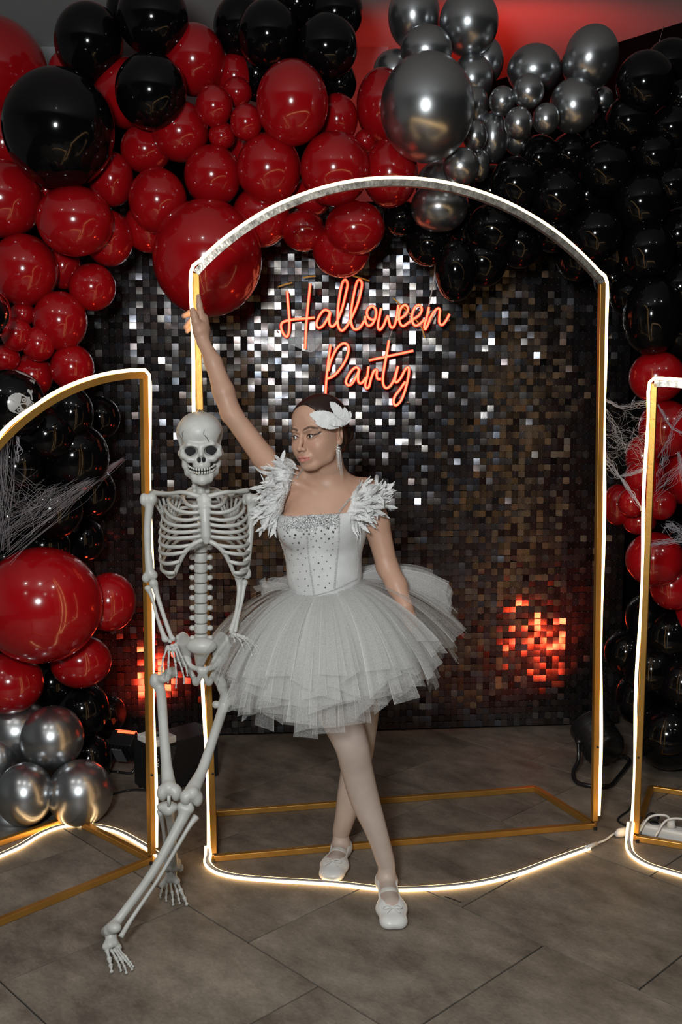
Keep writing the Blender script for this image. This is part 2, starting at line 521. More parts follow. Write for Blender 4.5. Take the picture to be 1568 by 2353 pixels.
# the 300 tiles that show largest and freest: right of the figure, inside the arch
cand = []
for rI in range(nrow):
    for cI in range(ncol):
        s = (cI + 0.5) * PIT; z = (rI + 1) * PIT + 0.01
        base = bp_(s, z, 0.003)
        cand.append((rI, cI, base))
def pix(p):
    c, sn = math.cos(PITCH), math.sin(PITCH)
    dy = p[1]; dz = p[2] - CAMH
    zc = dy * c - dz * sn; yc = dy * sn + dz * c
    return CX + FPX * p[0] / zc, CY - FPX * yc / zc
single = []
for k, (rI, cI, base) in enumerate(cand):
    u_, v_ = pix(base)
    if 985 < u_ < 1362 and 720 < v_ < 1010: single.append(k)
single = set(single[:300])
rowt = rng.normal(0, 0.5, nrow); colt = rng.normal(0, 1.3, ncol)
for k, (rI, cI, base) in enumerate(cand):
    tilt = 2.4 + rng.normal(0, 4.4) + rowt[rI]
    yaw = -6.0 + rng.normal(0, 4.2) + colt[cI]
    M = Matrix.Rotation(ang, 4, 'Z') @ Matrix.Rotation(R(yaw), 4, 'Z') @ Matrix.Rotation(R(tilt), 4, 'X') @ Matrix.Rotation(R(rng.normal(0, 0.8)), 4, 'Y')
    pinb.ball(base + np.array([sy, -sx, 0]) * 0.003 + np.array([0, 0, 0.0002]), 0.0016, 4, 2)
    if k in single:
        o = link('shimmer_tile', tile_one, back)
        o.matrix_parent_inverse = Matrix.Translation(-back.location)
        M.translation = Vector(base); o.matrix_basis = M
    else:
        Mn = np.array(M.to_3x3())
        o0 = sum(len(a) for a in allv) if False else len(allv) * len(tv)
        allv.append(tv @ Mn.T + base)
        allf.extend([tuple(i + o0 for i in f) for f in tf])
        allc.append(np.full(len(tv), rng.random()))
me = npmesh('shimmer_tiles', np.concatenate(allv), allf, MATS['shimmer_many'], True, np.repeat(np.concatenate(allc)[:, None], 3, axis=1))
o = link('shimmer_tiles', me, back); o['kind'] = 'stuff'
o = pinb.build('tile_pins', MATS['pin'], back); o['kind'] = 'stuff'

# ================================================================== gold arches
def arch(name, BL, BR, height, sag, lean, depth, label, quarter=0, base_in=0.08):
    """BL, BR ground points of the two posts; sag = rise of the curved top above the posts"""
    BL = np.array([*BL, 0.0]); BR = np.array([*BR, 0.0])
    d = (BR - BL); W = np.linalg.norm(d); d /= W
    nrm = np.array([d[1], -d[0], 0])          # towards the camera
    up = np.array([0, 0, 1.0]) + d * lean
    root = empty(name, tuple((BL + BR) / 2), label, 'arch')
    tw = 0.0105
    prof = [(-tw, -tw), (tw, -tw), (tw, tw), (-tw, tw)]
    def at(a, z): return BL + d * a + up * z
    outline = []
    if quarter == 0:
        hp = height - sag
        Rr = ((W/2)**2 + sag**2) / (2*sag); phi = math.asin((W/2)/Rr)
        arc = [at(W/2 + Rr*math.sin(a), height - Rr + Rr*math.cos(a)) for a in np.linspace(-phi, phi, 41)]
        posts = [[at(0, 0.03), at(0, hp)], [at(W, 0.03), at(W, hp)]]
        outline = [at(0, z) for z in np.linspace(0.05, hp, 14)] + arc[1:-1] + [at(W, z) for z in np.linspace(hp, 0.05, 14)]
    else:
        # quarter arch: the tall post on one side, curve falls to the other
        tall = W if quarter > 0 else 0.0; low = 0.0 if quarter > 0 else W
        Rr = W; zc_ = height - Rr * 0.98
        if quarter > 0:
            arc = [at(W - W*math.sin(a), zc_ + (height - zc_)*math.cos(a)) for a in np.linspace(0, math.pi/2, 33)]
        else:
            arc = [at(W*math.sin(a), zc_ + (height - zc_)*math.cos(a)) for a in np.linspace(0, math.pi/2, 33)]
        posts = [[at(tall, 0.03), at(tall, height)], [at(low, 0.03), at(low, zc_)]]
        outline = [at(tall, z) for z in np.linspace(0.05, height, 14)] + arc[1:]
    for pp in posts:
        m = MB(); m.sweep(pp, prof, nrm); m.build('post', MATS['gold'], root, smooth=False, bevel=0.002)
        f = MB(); f.tube([pp[0] + np.array([0, 0, 0.28]) + nrm*0.011, pp[0] + np.array([0, 0, 0.28]) + nrm*0.0135], 0.004, 8)
        f.build('bolt', MATS['black_metal'], root)
    m = MB(); m.sweep(arc, prof, nrm); m.build('curved_top', MATS['foil' if quarter <= 0 else 'gold'], root, smooth=False)
    # base frame on the floor
    bz = 0.0108
    bd = -nrm * depth
    c = [BL - d*0.0 + np.array([0,0,bz]), BR + np.array([0,0,bz]), BR - d*base_in + bd + np.array([0,0,bz]), BL + d*base_in*0.3 + bd + np.array([0,0,bz])]
    for i in range(4):
        m = MB(); m.sweep([c[i], c[(i+1) % 4]], prof, (0,0,1)); m.build('base_bar', MATS['gold'], root, smooth=False, bevel=0.002)
    for cc in (BL, BR):
        m = MB(); m.box(tuple(cc + np.array([-0.006, -0.02, 0.0])), tuple(cc + np.array([0.006, -0.016, 0.012]))); m.build('foot_plug', MATS['black_plastic'], root, smooth=False)
    return root, outline, d, nrm

CL = PG(492, 1978)[:2]; CR = PG(1366, 1903)[:2]
arch_c, out_c, d_c, n_c = arch('gold_arch', CL, CR, 2.262, 0.305, -0.0155, 0.37, 'tall gold arch with lit edge that the dancer holds, in the middle')
LA = PG(349, 1982)[:2]; ldir = np.array([-0.68, -0.73]); ldir /= np.linalg.norm(ldir)
arch_l, out_l, d_l, n_l = arch('quarter_arch', LA + ldir * 0.72, LA, 1.635, 0, 0.006, 0.50, 'low gold quarter arch with lit edge at the left, by the skeleton', quarter=1, base_in=0.0)
RA = PG(1462, 1932)[:2]; rdir = np.array([0.92, -0.39])
arch_r, out_r, d_r, n_r = arch('quarter_arch', RA, RA + rdir * 0.72, 1.612, 0, 0.006, 0.50, 'low gold quarter arch with lit edge cut off at the right', quarter=-1, base_in=0.0)

# ================================================================== luminous strips
def offset_outline(out, d, nrm, k):
    out = [np.asarray(p) for p in out]; res = []
    for i, p in enumerate(out):
        t = out[min(i+1, len(out)-1)] - out[max(i-1, 0)]; t /= np.linalg.norm(t)
        s = np.cross(t, nrm)
        res.append(p + s * k + nrm * 0.004)
    return res
def strip(name, outline, d, nrm, side, floor_path, label, wob=0.004):
    k = 0.0165 * side
    pts = offset_outline(outline, d, nrm, k)
    pts = [p + d * wob * math.sin(i * 1.1) * (1 if p[2] < 1.55 else 0.2) for i, p in enumerate(pts)]
    root = empty(name, tuple(pts[0] * np.array([1, 1, 0])), label, 'light strip')
    m = MB(); m.tube(spline(pts, 3), 0.0058, 8)
    m.build('glowing_tube', MATS['led'], root)
    if floor_path:
        fp = spline(floor_path, 8)
        L, Rr, Bk = [], [], []
        for i, p in enumerate(fp):
            t = fp[min(i+1, len(fp)-1)] - fp[max(i-1, 0)]; t[2] = 0; t /= (np.linalg.norm(t) + 1e-9)
            s = np.array([t[1], -t[0], 0]) * 0.0085
            L.append(p + s); Rr.append(p - s); Bk.append(p + np.array([0, 0, 0.0015]))
        a = MB(); a.tube(L, 0.0048, 6); a.tube(Rr, 0.0048, 6)
        a.build('glowing_edge', MATS['led'], root)
        c = MB(); c.sweep(Bk, [(-0.0065, -0.004), (0.0065, -0.004), (0.0065, 0.004), (-0.0065, 0.004)], (0, 0, 1)); c.build('strip_backing', MATS['led_backing'], root)
    return root
def gpath(px, z=0.006): return [PG(a, b, z) for a, b in px]
lc = out_c[0] * np.array([1, 1, 0]); 
f_c = [lc + np.array([-0.017, -0.006, 0.055]), lc + np.array([-0.017, -0.012, 0.03])] + gpath([(478,1985),(500,2003),(545,2014),(620,2021),(770,2030),(870,2041),(960,2042),(1080,2032),(1180,2010),(1270,1977),(1352,1948)])
strip('light_strip', out_c, d_c, n_c, -1, f_c, 'warm glowing strip edging the tall arch and looping over the floor in front')
ls = strip('light_strip', out_l, d_l, n_l, 1, gpath([(376,1977),(360,1962),(320,1936),(270,1910),(215,1898),(150,1897),(95,1915),(45,1945),(-20,1975),(-80,2010)]), 'warm glowing strip edging the left quarter arch, trailing behind the chrome balloons')
strip('light_strip', out_r, d_r, n_r, -1, [np.asarray(out_r[0]) + np.array([-0.022, -0.004, 0.02])] + gpath([(1446,1940),(1456,1965),(1490,1987),(1540,2003),(1600,2020),(1680,2045)]), 'warm glowing strip edging the right quarter arch, curving along the floor')

# connector, cable and plug between the strips on the floor
root = empty('strip_cable', tuple(PG(1400, 1925)), 'short white cable with round plug joining two glowing strips on the floor', 'cable')
m = MB(); m.tube(gpath([(1346,1950),(1372,1938)], 0.009), [0.008, 0.0075], 8); m.build('connector', MATS['white_plastic'], root)
m = MB(); m.tube(spline(gpath([(1370,1939),(1392,1930),(1408,1918),(1420,1914)], 0.008), 6), 0.004, 6); m.build('cable', MATS['white_plastic'], root)
m = MB(); m.tube(gpath([(1416,1917),(1424,1914),(1438,1911),(1444,1909)], 0.016), [0.008, 0.016, 0.016, 0.009], 10); m.build('plug', MATS['white_plastic'], root)

# ================================================================== neon sign
def sg(x, y): return P(620 + x / 3.484, 600 + y / 3.484, 4.455)
STROKES = {
 'letter_h': [[(140,240),(148,340),(157,470),(155,560),(140,605),(114,588),(93,540),(96,500),(130,480),(200,467),(290,460),(360,453)], [(325,180),(312,310),(298,450),(290,580),(285,705)]],
 'letter_a': [[(486,412),(455,392),(425,402),(390,455),(375,505),(390,535),(425,520),(462,462),(486,412),(478,455),(480,505),(503,525),(538,485),(580,380),(612,250),(624,185),(605,150),(580,182),(560,280),(546,400),(546,500),(560,545),(585,555),(622,515),(668,430),(708,330),(734,225),(738,175),(718,150),(695,180),(672,280),(655,380),(650,470),(664,530),(690,548),(725,530),(757,478)]],
 'letter_o': [[(765,440),(768,485),(790,518),(825,500),(850,440),(850,392),(825,362),(795,375),(778,412),(790,452),(822,470),(850,462)]],
 'letter_w': [[(892,378),(880,440),(868,500),(870,540),(888,548),(915,510),(943,442),(953,470),(965,520),(985,533),(1005,500),(1020,420),(1032,352)]],
 'letter_e': [[(1012,472),(1055,455),(1093,420),(1108,380),(1085,352),(1053,375),(1035,440),(1045,500),(1070,520),(1105,498),(1150,465),(1192,438),(1217,395),(1205,356),(1172,362),(1142,420),(1140,480),(1165,517),(1200,505),(1236,470)]],
 'letter_n': [[(1275,368),(1262,430),(1238,520),(1247,545),(1266,510),(1300,430),(1340,383),(1362,388),(1360,430),(1358,490),(1380,512),(1410,480),(1440,425)]],
 'letter_p': [[(488,668),(470,800),(455,940),(447,1070)], [(470,880),(488,805),(530,712),(580,662),(620,668),(632,712),(610,790),(560,870),(510,920),(462,943)]],
 'letter_a_low': [[(718,868),(692,850),(655,878),(622,930),(610,970),(630,995),(662,978),(700,910),(718,868),(708,920),(712,968),(738,976),(772,930)]],
 'letter_r': [[(792,842),(782,920),(765,990),(775,1018),(795,1005),(812,940),(835,880),(858,874),(856,915),(865,943),(892,945)]],
 'letter_t': [[(955,635),(935,760),(910,900),(908,980),(930,1016),(962,1003),(992,955),(1012,895),(1028,840)], [(795,795),(920,768),(1150,718)]],
 'letter_y': [[(1028,840),(1012,910),(1003,955),(1018,970),(1050,935),(1085,868),(1108,850),(1116,875),(1105,950),(1082,1040),(1050,1118),(1012,1155),(992,1130),(1004,1080),(1042,1028),(1085,965)]],
}
sign = empty('neon_sign', tuple(sg(760, 1150)), 'glowing red orange script sign reading Halloween Party on the shimmer panel', 'neon sign')
for nm, strokes in STROKES.items():
    core = MB(); slv = MB()
    for st in strokes:
        pts = [sg(*q) for q in st]
        sp = spline(pts, 7)
        core.tube([p + np.array([0, -0.006, 0]) for p in sp], 0.0046, 8)
        slv.tube(sp, 0.0072, 8, flat=1.0)
    co = core.build(nm.replace('_low', '') + '_tube', MATS['neon_core'], sign)
    s_ = slv.build('sleeve', MATS['neon_sleeve'], co)  # wider glowing tube added behind each stroke as its red halo
# clear acrylic back plate cut round the words
outl = [(20,470),(45,430),(80,170),(300,110),(560,90),(760,90),(800,250),(1050,280),(1330,300),(1470,350),(1490,430),(1440,560),(1260,610),(1190,640),(1205,730),(1170,790),(1180,900),(1150,1040),(1080,1180),(990,1215),(930,1150),(880,1060),(560,1050),(490,1110),(400,1090),(400,800),(430,640),(330,730),(180,670),(60,620),(22,560)]
sp = spline([sg(*q) + np.array([0, 0.012, 0]) for q in outl], 4, closed=True)
n = len(sp)
m = MB(); m.add(sp + [p + np.array([0, 0.005, 0]) for p in sp], [tuple(range(n)), tuple(range(2*n-1, n-1, -1))] + [(i, i+n, (i+1) % n + n, (i+1) % n) for i in range(n)])
m.build('acrylic_plate', MATS['acrylic'], sign, smooth=False)
for q in ((60, 560), (1440, 470), (450, 1040), (1110, 1130), (330, 200)):
    c = sg(*q); m = MB(); m.tube([c + np.array([0, 0.010, 0]), np.array([c[0], BY(c[0]) + 0.01, c[2]])], 0.004, 8); m.build('standoff', MATS['pin'], sign)
wm = MB(); wm.tube(spline([sg(1275, 360), sg(1300, 230), sg(1318, 130), sg(1330, -40)], 5), 0.003, 6); wm.build('cord', MATS['white_plastic'], sign)
for a, b in (((65,208),(182,172)), ((265,133),(368,120)), ((665,118),(800,160)), ((985,293),(1100,400))):
    m = MB(); m.tube([sg(*a), sg((a[0]+b[0])/2, (a[1]+b[1])/2 - 4), sg(*b)], 0.0035, 6); m.build('hanging_tie', MATS['tie_gold'], sign)
m = MB(); m.tube(spline([sg(1100, 400), sg(1170, 470), sg(1215, 530), sg(1243, 615)], 5), 0.003, 6); m.build('hanging_tie', MATS['tie_gold'], sign)
m = MB(); m.tube(spline([sg(982, 545), sg(970, 585), sg(953, 635)], 5), 0.0015, 5); m.build('lead_wire', MATS['white_plastic'], sign)
# ================================================================== balloons
def balloon_mesh(name, m, seg=56, rings=36):
    # round body with a short neck and a rolled knot, neck to the back (+Y)
    b = MB(); prof = []
    for i in range(rings + 1):
        a = math.pi * i / rings
        y, r = -math.cos(a), math.sin(a)
        if a > 2.25:                      # pull the back into a neck
            k = (a - 2.25) / (math.pi - 2.25)
            y += 0.16 * k * k
            r = r * (1 - 0.15 * k) + 0.02 * k
        prof.append((y, max(r, 0.0)))
    prof += [(1.18, 0.035), (1.22, 0.06), (1.25, 0.05), (1.26, 0.0)]
    vs, fs = [], []
    vs.append((0, prof[0][0], 0))
    for (y, r) in prof[1:-1]:
        for j in range(seg):
            t = 2*math.pi*j/seg
            vs.append((r*math.cos(t), y, r*math.sin(t)))
    vs.append((0, prof[-1][0], 0))
    n = len(prof) - 2
    fs += [(0, 1+j, 1+(j+1) % seg) for j in range(seg)]
    for i in range(n-1):
        for j in range(seg):
            j2 = (j+1) % seg
            fs.append((1+i*seg+j, 1+(i+1)*seg+j, 1+(i+1)*seg+j2, 1+i*seg+j2))
    L = len(vs)-1; o = 1+(n-1)*seg
    fs += [(L, o+(j+1) % seg, o+j) for j in range(seg)]
    b.add(vs, [f[::-1] for f in fs])
    return b.mesh(name, MATS[m])
BM = {'r': balloon_mesh('balloon_red', 'red_latex'), 'k': balloon_mesh('balloon_black', 'black_latex'), 'c': balloon_mesh('balloon_chrome', 'chrome_latex'), 't': balloon_mesh('balloon_clear', 'clear_latex')}
CN = {'r': 'red', 'k': 'black', 'c': 'dark silver', 't': 'clear'}
GN = {'r': 'red balloons of the garland', 'k': 'black balloons of the garland', 'c': 'dark silver balloons of the garland', 't': 'clear balloons'}
def balloon(px, py, rx, ry, Y, c, phrase, group=None, tilt=0):
    p = P(px, py, Y); k = mpp(p)
    o = link('balloon', BM[c])
    o.location = p
    # the silhouette of a ball shows a little larger than its radius: allow for perspective
    f = 0.996
    ax, az = rx * k * f, ry * k * f
    o.scale = (ax, (ax + az) / 2 * random.uniform(0.98, 1.06), az)
    d = Vector(p) - Vector(CAM)
    el = math.asin(d.z / d.length); az_ = math.atan2(d.x, d.y)
    o.rotation_euler = Euler((el + R(random.uniform(-5, 5)), R(tilt), -az_ + R(random.uniform(-5, 5))), 'YXZ')
    tag(o, phrase, 'balloon', group or GN[c])
    return o

B_ = [
 # --- upper left
 (-15,165,123,123,4.35,'r','big dark red balloon cut by the left edge near the top'),
 (205,98,79,87,4.05,'k','black balloon against the grey wall, left of the top black pair'),
 (352,42,82,84,4.0,'k','black balloon cut by the top edge above the red one, left half'),
 (300,25,55,60,4.2,'k','black balloon mostly hidden between two black ones at the top left'),
 (135,295,127,133,3.82,'k','biggest black balloon, at the left edge above the red cluster'),
 (347,210,82,85,3.9,'k','black balloon right beside the biggest black balloon'),
 (290,215,72,78,4.12,'r','red balloon peeping out between the biggest black balloon and its neighbour'),
 (165,165,52,52,4.25,'r','red balloon sliver under the black balloon by the grey wall'),
 (446,138,72,79,4.1,'r','red balloon under the top black balloon, left of the black cluster'),
 (492,244,43,46,3.93,'r','largest of the four small red balloons in the upper cluster'),
 (545,212,34,34,4.05,'r','upper right of the four small red balloons in the upper cluster'),
 (566,281,37,41,3.90,'r','lower right of the four small red balloons in the upper cluster'),
 (510,312,31,31,3.98,'r','lowest and smallest of the four small red balloons in the upper cluster'),
 (540,175,45,50,4.18,'r','red balloon half hidden behind the small red ones and black ones'),
 (335,343,58,55,4.08,'r','red balloon under the black balloon, left of a wider red one'),
 (414,303,66,68,4.02,'r','red balloon left below the four small red balloons'),
 (255,412,52,62,4.05,'r','red balloon tucked under the right of the biggest black balloon'),
 (5,458,92,88,3.95,'r','red balloon cut by the left edge below the biggest black balloon'),
 (172,508,87,80,3.88,'r','wide red balloon just below the biggest black balloon'),
 (250,548,56,64,4.05,'r','red balloon behind the wide one, above the shimmer panel'),
 (55,621,77,82,3.95,'r','red balloon at the left edge above the clear balloon'),
 (145,612,40,52,4.1,'r','narrow red balloon wedged between three red ones on the left'),
 (212,660,54,54,4.0,'r','red balloon beside the shimmer panel, left of the big red balloon'),
 (138,738,62,68,3.95,'r','red balloon right of the small red cluster on the left'),
 (52,722,29,28,3.97,'r','topmost of the small red balloons at the left edge'),
 (38,768,36,39,3.86,'r','small red balloon at the middle of the cluster beside the clear balloon'),
 (88,791,38,40,3.9,'r','rightmost small red balloon of the cluster at the left edge'),
 (12,822,34,31,3.9,'r','lowest small red balloon of the cluster at the left edge'),
 (75,862,47,50,4.0,'r','red balloon just above the skull print balloon'),
 (166,845,50,54,3.97,'r','red balloon right above the left quarter arch'),
 (107,437,35,30,4.1,'r','red balloon sliver right under the biggest black balloon'),
 (8,330,62,72,4.2,'r','dark red balloon behind the biggest black balloon at the left edge'),
 # --- middle
 (363,462,67,74,3.98,'r','red balloon upper left of the biggest red balloon'),
 (343,522,58,58,4.12,'r','red balloon half hidden left of the biggest red balloon'),
 (489,404,66,69,4.0,'r','red balloon above the biggest red balloon'),
 (618,388,74,80,3.95,'r','red balloon left of the two above the arch top'),
 (672,237,83,95,3.86,'r','large tall red balloon in front of the black cluster'),
 (770,388,80,84,3.9,'r','red balloon above the middle of the arch top'),
 (775,275,48,58,4.06,'r','red balloon behind the large tall red one, on its right'),
 (897,399,64,77,3.98,'r','red balloon under the biggest silver balloon, touching the arch top'),
 (880,244,61,84,4.07,'r','red balloon behind the left side of the biggest silver balloon'),
 (477,594,126,133,3.92,'r','biggest red balloon, behind the corner of the tall arch'),
 (600,498,67,69,4.06,'r','red balloon crossed by the arch curve, right of the biggest red one'),
 (697,530,50,47,4.03,'r','small round red balloon inside the arch near its top'),
 (718,450,46,46,4.1,'r','red balloon half hidden behind the arch top, between larger ones'),
 (816,524,69,62,3.95,'r','red balloon inside the arch, upper one of the hanging pair'),
 (785,575,67,62,4.05,'r','lowest red balloon inside the arch, right above the neon sign'),
 (840,325,26,28,4.1,'r','tiny red balloon in the gap left of the biggest silver balloon'),
 (560,345,34,42,4.16,'r','red balloon sliver behind the small red ones in the middle'),
 # --- black, top middle
 (553,62,62,70,4.15,'k','leftmost black balloon of the cluster at the top middle'),
 (618,80,72,76,4.02,'k','black balloon second from left in the top middle cluster'),
 (752,107,71,73,3.99,'k','black balloon right in the top middle cluster, above the tall red one'),
 (772,28,63,64,4.12,'k','rightmost black balloon at the top middle, beside the red lit wall'),
 (685,5,62,60,4.16,'k','black balloon cut by the top edge in the middle cluster'),
 (782,190,38,48,4.14,'k','lowest black balloon of the top middle cluster, right side'),
 (685,165,60,60,4.2,'k','black balloon deep behind the tall red one'),
 (590,170,55,60,4.22,'k','black balloon deep behind the small red cluster'),
 # --- silver
 (982,248,108,121,3.78,'c','biggest silver balloon, over the middle of the garland'),
 (952,38,60,74,4.12,'c','silver balloon at the top edge, left of a pair'),
 (1078,52,68,74,4.05,'c','silver balloon at the top edge, right of a pair'),
 (980,114,60,54,3.98,'c','silver balloon resting on top of the biggest silver one'),
 (908,162,50,46,4.16,'c','silver balloon half hidden at the upper left of the biggest silver one'),
 (1085,182,49,55,4.08,'c','silver balloon at the upper right of the biggest silver one'),
 (1120,140,38,50,4.16,'c','silver balloon under the right of the top edge pair'),
 (1085,245,39,52,4.06,'c','silver balloon squeezed against the right side of the biggest one'),
 (1092,313,28,35,3.95,'c','small silver balloon at the lower right of the biggest one'),
 (1060,383,42,43,3.88,'c','small silver balloon under the biggest silver one, above the arch'),
 (1102,380,24,37,4.02,'c','narrow silver balloon right of the small one above the arch'),
 (1135,315,35,57,4.06,'c','dark silver balloon left of the four small silver ones'),
 (1015,428,60,60,4.1,'c','silver balloon behind the arch top, upper one of two'),
 (1010,475,66,58,4.0,'c','silver balloon inside the arch top with a warm reflection, lower one of two'),
 (1155,232,31,33,3.97,'c','left one of the four small silver balloons'),
 (1215,210,36,39,3.93,'c','top one of the four small silver balloons'),
 (1255,273,31,35,3.92,'c','right one of the four small silver balloons'),
 (1192,283,32,36,3.9,'c','bottom one of the four small silver balloons'),
 (1228,160,62,56,4.1,'c','silver balloon behind the top of the four small ones'),
 (1357,135,63,74,4.05,'c','egg shaped silver balloon against the dark wall edge', None, 18),
 (1319,243,56,61,4.0,'c','silver balloon right of the four small ones'),
 (1384,228,26,28,4.16,'c','silver balloon sliver behind the rightmost silver one'),
 (1192,322,32,34,4.1,'c','dark silver balloon right under the four small ones'),
 # --- black balloons, right
 (1483,190,66,70,3.98,'k','black balloon with a thin rim light near the top right corner'),
 (1048,622,48,70,3.95,'k','black balloon with red rim hanging inside the arch, right of the sign'),
 (1500,727,67,90,3.95,'k','large black balloon right of the arch corner, above the red ones'),
 (920,500,38,42,4.1,'k','black balloon beside the red pair inside the arch'),
 (985,560,52,52,4.12,'k','black balloon under the silver one inside the arch'),
 # --- right column
 (1510,866,63,60,4.0,'r','topmost red balloon of the right column, above the quarter arch'),
 (1530,985,62,66,4.0,'r','red balloon behind the web and the right quarter arch top'),
 (1478,1050,40,52,4.08,'r','red balloon behind the web left of the right arch post, upper'),
 (1482,1100,46,50,4.02,'r','red balloon behind the web left of the right arch post, lower'),
 (1420,1160,35,48,4.08,'r','red balloon beside the tall arch post, partly behind it'),
 (1452,1154,32,34,3.95,'r','small round red balloon between the two arch posts'),
 (1520,1160,34,36,3.95,'r','small round red balloon right of the quarter arch post'),
 (1470,1198,38,32,4.06,'r','red balloon under the small round ones between the posts'),
 (1505,1285,66,63,3.95,'r','large red balloon crossed by the right quarter arch post'),
 (1545,1348,50,54,4.02,'r','red balloon lowest in the right column at the edge'),
 (1575,1090,60,70,4.1,'r','red balloon cut by the right edge behind the web'),
 (1590,1420,40,60,4.1,'r','red balloon sliver at the right edge under the column'),
 (1535,1690,78,78,4.05,'k','big black balloon resting on the floor at the right edge'),
 (1465,1604,50,60,4.15,'k','black balloon between the arch posts above the drum lamp'),
 # --- left, lower
 (-40,720,64,64,3.6,'t','clear balloon cut by the left edge beside small red ones'),
 (165,950,50,62,3.85,'k','black balloon under the curve of the left quarter arch, upper right'),
 (108,1000,66,66,3.8,'k','black balloon under the curve of the left quarter arch, middle'),
 (170,1050,80,84,3.9,'k','black balloon beside the shimmer panel inside the left quarter arch'),
 (38,1075,62,66,3.75,'k','black balloon behind the web at the left edge'),
 (118,1172,72,70,3.85,'k','black balloon behind the stretched web'),
 (100,1255,62,52,3.95,'k','black balloon right above the large red one on the left'),
 (20,1190,60,70,3.95,'k','black balloon behind the web at the far left'),
 (95,1390,138,134,3.68,'r','large red balloon low on the left, inside the quarter arch'),
 (252,1383,60,68,3.88,'r','red balloon at the right of the large low red one'),
 (186,1520,69,62,3.85,'r','red balloon under the large low red one, right'),
 (22,1570,77,72,3.76,'r','red balloon under the large low red one, left edge'),
 (120,1696,72,74,3.66,'c','silver balloon on top of the floor cluster at the left'),
 (38,1684,80,78,3.80,'c','silver balloon behind the top of the floor cluster, left'),
 (57,1825,65,72,3.50,'c','silver balloon in front of the floor cluster at the left edge'),
 (184,1822,74,76,3.56,'c','silver balloon right in the floor cluster, by the strip'),
 (28,1885,66,52,3.56,'c','silver balloon lowest in the floor cluster, glowing warm'),
 (-5,1745,50,60,3.7,'c','silver balloon cut by the left edge in the floor cluster'),
 (190,1630,60,66,4.0,'k','black balloon behind the silver floor cluster'),
 (205,1745,52,60,4.0,'k','black balloon low behind the silver floor cluster by the lamp'),
 (120,1570,60,60,4.05,'k','black balloon between the red and silver ones on the left'),
]
for t in B_:
    px, py, rx, ry, Y, c, ph = t[:7]
    balloon(px, py, rx, ry, Y, c, ('' if ph.split()[0] in ('big','biggest') else '') + ph, t[7] if len(t) > 7 else None, t[8] if len(t) > 8 else 0)
# the dark mass of black balloons on the right, which nothing tells apart
MASS = [(1447,278,56,4.05),(1545,293,50,4.02),(1504,356,46,3.98),(1543,356,44,4.08),(1393,388,62,4.0),(1310,354,46,4.08),(1240,364,48,4.06),(1185,422,58,4.0),
 (1281,450,60,3.98),(1475,465,64,3.98),(1545,425,40,3.94),(1370,538,62,3.98),(1273,534,45,4.06),(1133,527,60,4.05),(1487,580,62,3.98),(1450,680,48,4.08),
 (1566,660,52,4.02),(1568,225,44,4.05),(1540,150,58,4.15),(1110,600,56,4.1),(1195,560,52,4.12),(1350,450,58,4.15),(1420,570,60,4.15),(1560,540,60,4.12),(1235,480,56,4.18),
 (1330,590,52,4.16),(1410,640,45,4.18),(1540,480,50,4.2),(1400,300,52,4.2),(1340,330,50,4.22),(1450,400,56,4.2),(1560,760,60,4.05),(1130,440,56,4.2),(1080,520,52,4.2),
 (1570,860,50,4.15),(1540,1460,66,4.15),(1500,1540,66,4.12),(1570,1570,60,4.05),(1440,1500,50,4.22),(1490,1420,52,4.2),(1575,1250,60,4.2),(1500,940,50,4.3),(1560,1000,60,4.3)]
for (x, y, r_, Y) in MASS:
    up = y < 820
    balloon(x, y, r_, r_ * random.uniform(1.0, 1.12), Y, 'k',
            'glossy black balloon in the dark mass above and right of the tall arch' if up else 'glossy black balloon in the dark column behind the right quarter arch',
            'black balloons massed at the upper right' if up else 'black balloons of the right column')
for (x, y, r_, Y) in [(230,960,46,4.15),(210,1130,56,4.15),(190,1240,50,4.2),(60,1290,60,4.1),(-20,1010,60,3.95),(250,1640,40,4.25),(40,1480,60,4.1),(10,1300,60,4.0)]:
    balloon(x, y, r_, r_ * 1.08, Y, 'k', 'glossy black balloon at the back of the dark column on the left', 'black balloons at the back of the left column')

# --- skull print balloon
skb = balloon(25, 928, 80, 80, 3.62, 'k', 'black balloon printed with grey skulls and crossed bones, at the left edge')
def onb(px, py, o, lift=0.0008):
    M = o.matrix_basis
    Mi = M.inverted()
    d = Vector(ray(px, py)); a = Mi @ Vector(CAM); dd = (Mi.to_3x3() @ d)
    A_, B2_, C_ = dd.dot(dd), 2*a.dot(dd), a.dot(a) - 1
    disc = B2_*B2_ - 4*A_*C_
    if disc < 0: return None
    t = (-B2_ - math.sqrt(disc)) / (2*A_)
    p = Vector(CAM) + d * t
    c = M.translation
    return np.array(p + (p - c).normalized() * lift)
def inpoly(x, y, poly):
    ins = False; n = len(poly); j = n - 1
    for i in range(n):
        xi, yi = poly[i]; xj, yj = poly[j]
        if (yi > y) != (yj > y) and x < (xj - xi) * (y - yi) / (yj - yi) + xi: ins = not ins
        j = i
    return ins
K = 12.06
def Sp(l): return [(x / K, 840 + y / K) for x, y in l]
skull = Sp([(200,1000),(240,880),(330,800),(430,760),(540,760),(640,800),(740,870),(825,870),(830,920),(850,960),(940,1030),(960,1100),(975,1160),(940,1270),(850,1360),(760,1410),(700,1380),(620,1380),(570,1400),(500,1340),(400,1310),(280,1260),(215,1150)])
holes = [Sp(l) for l in (
 [(590,860),(640,850),(700,880),(730,940),(725,1020),(670,1035),(560,1045),(585,960)],
 [(520,1120),(560,1180),(595,1230),(570,1290),(510,1305),(440,1290),(400,1250),(460,1200)],
 [(570,1080),(680,1065),(740,1100),(735,1150),(700,1200),(650,1195),(600,1150)])]
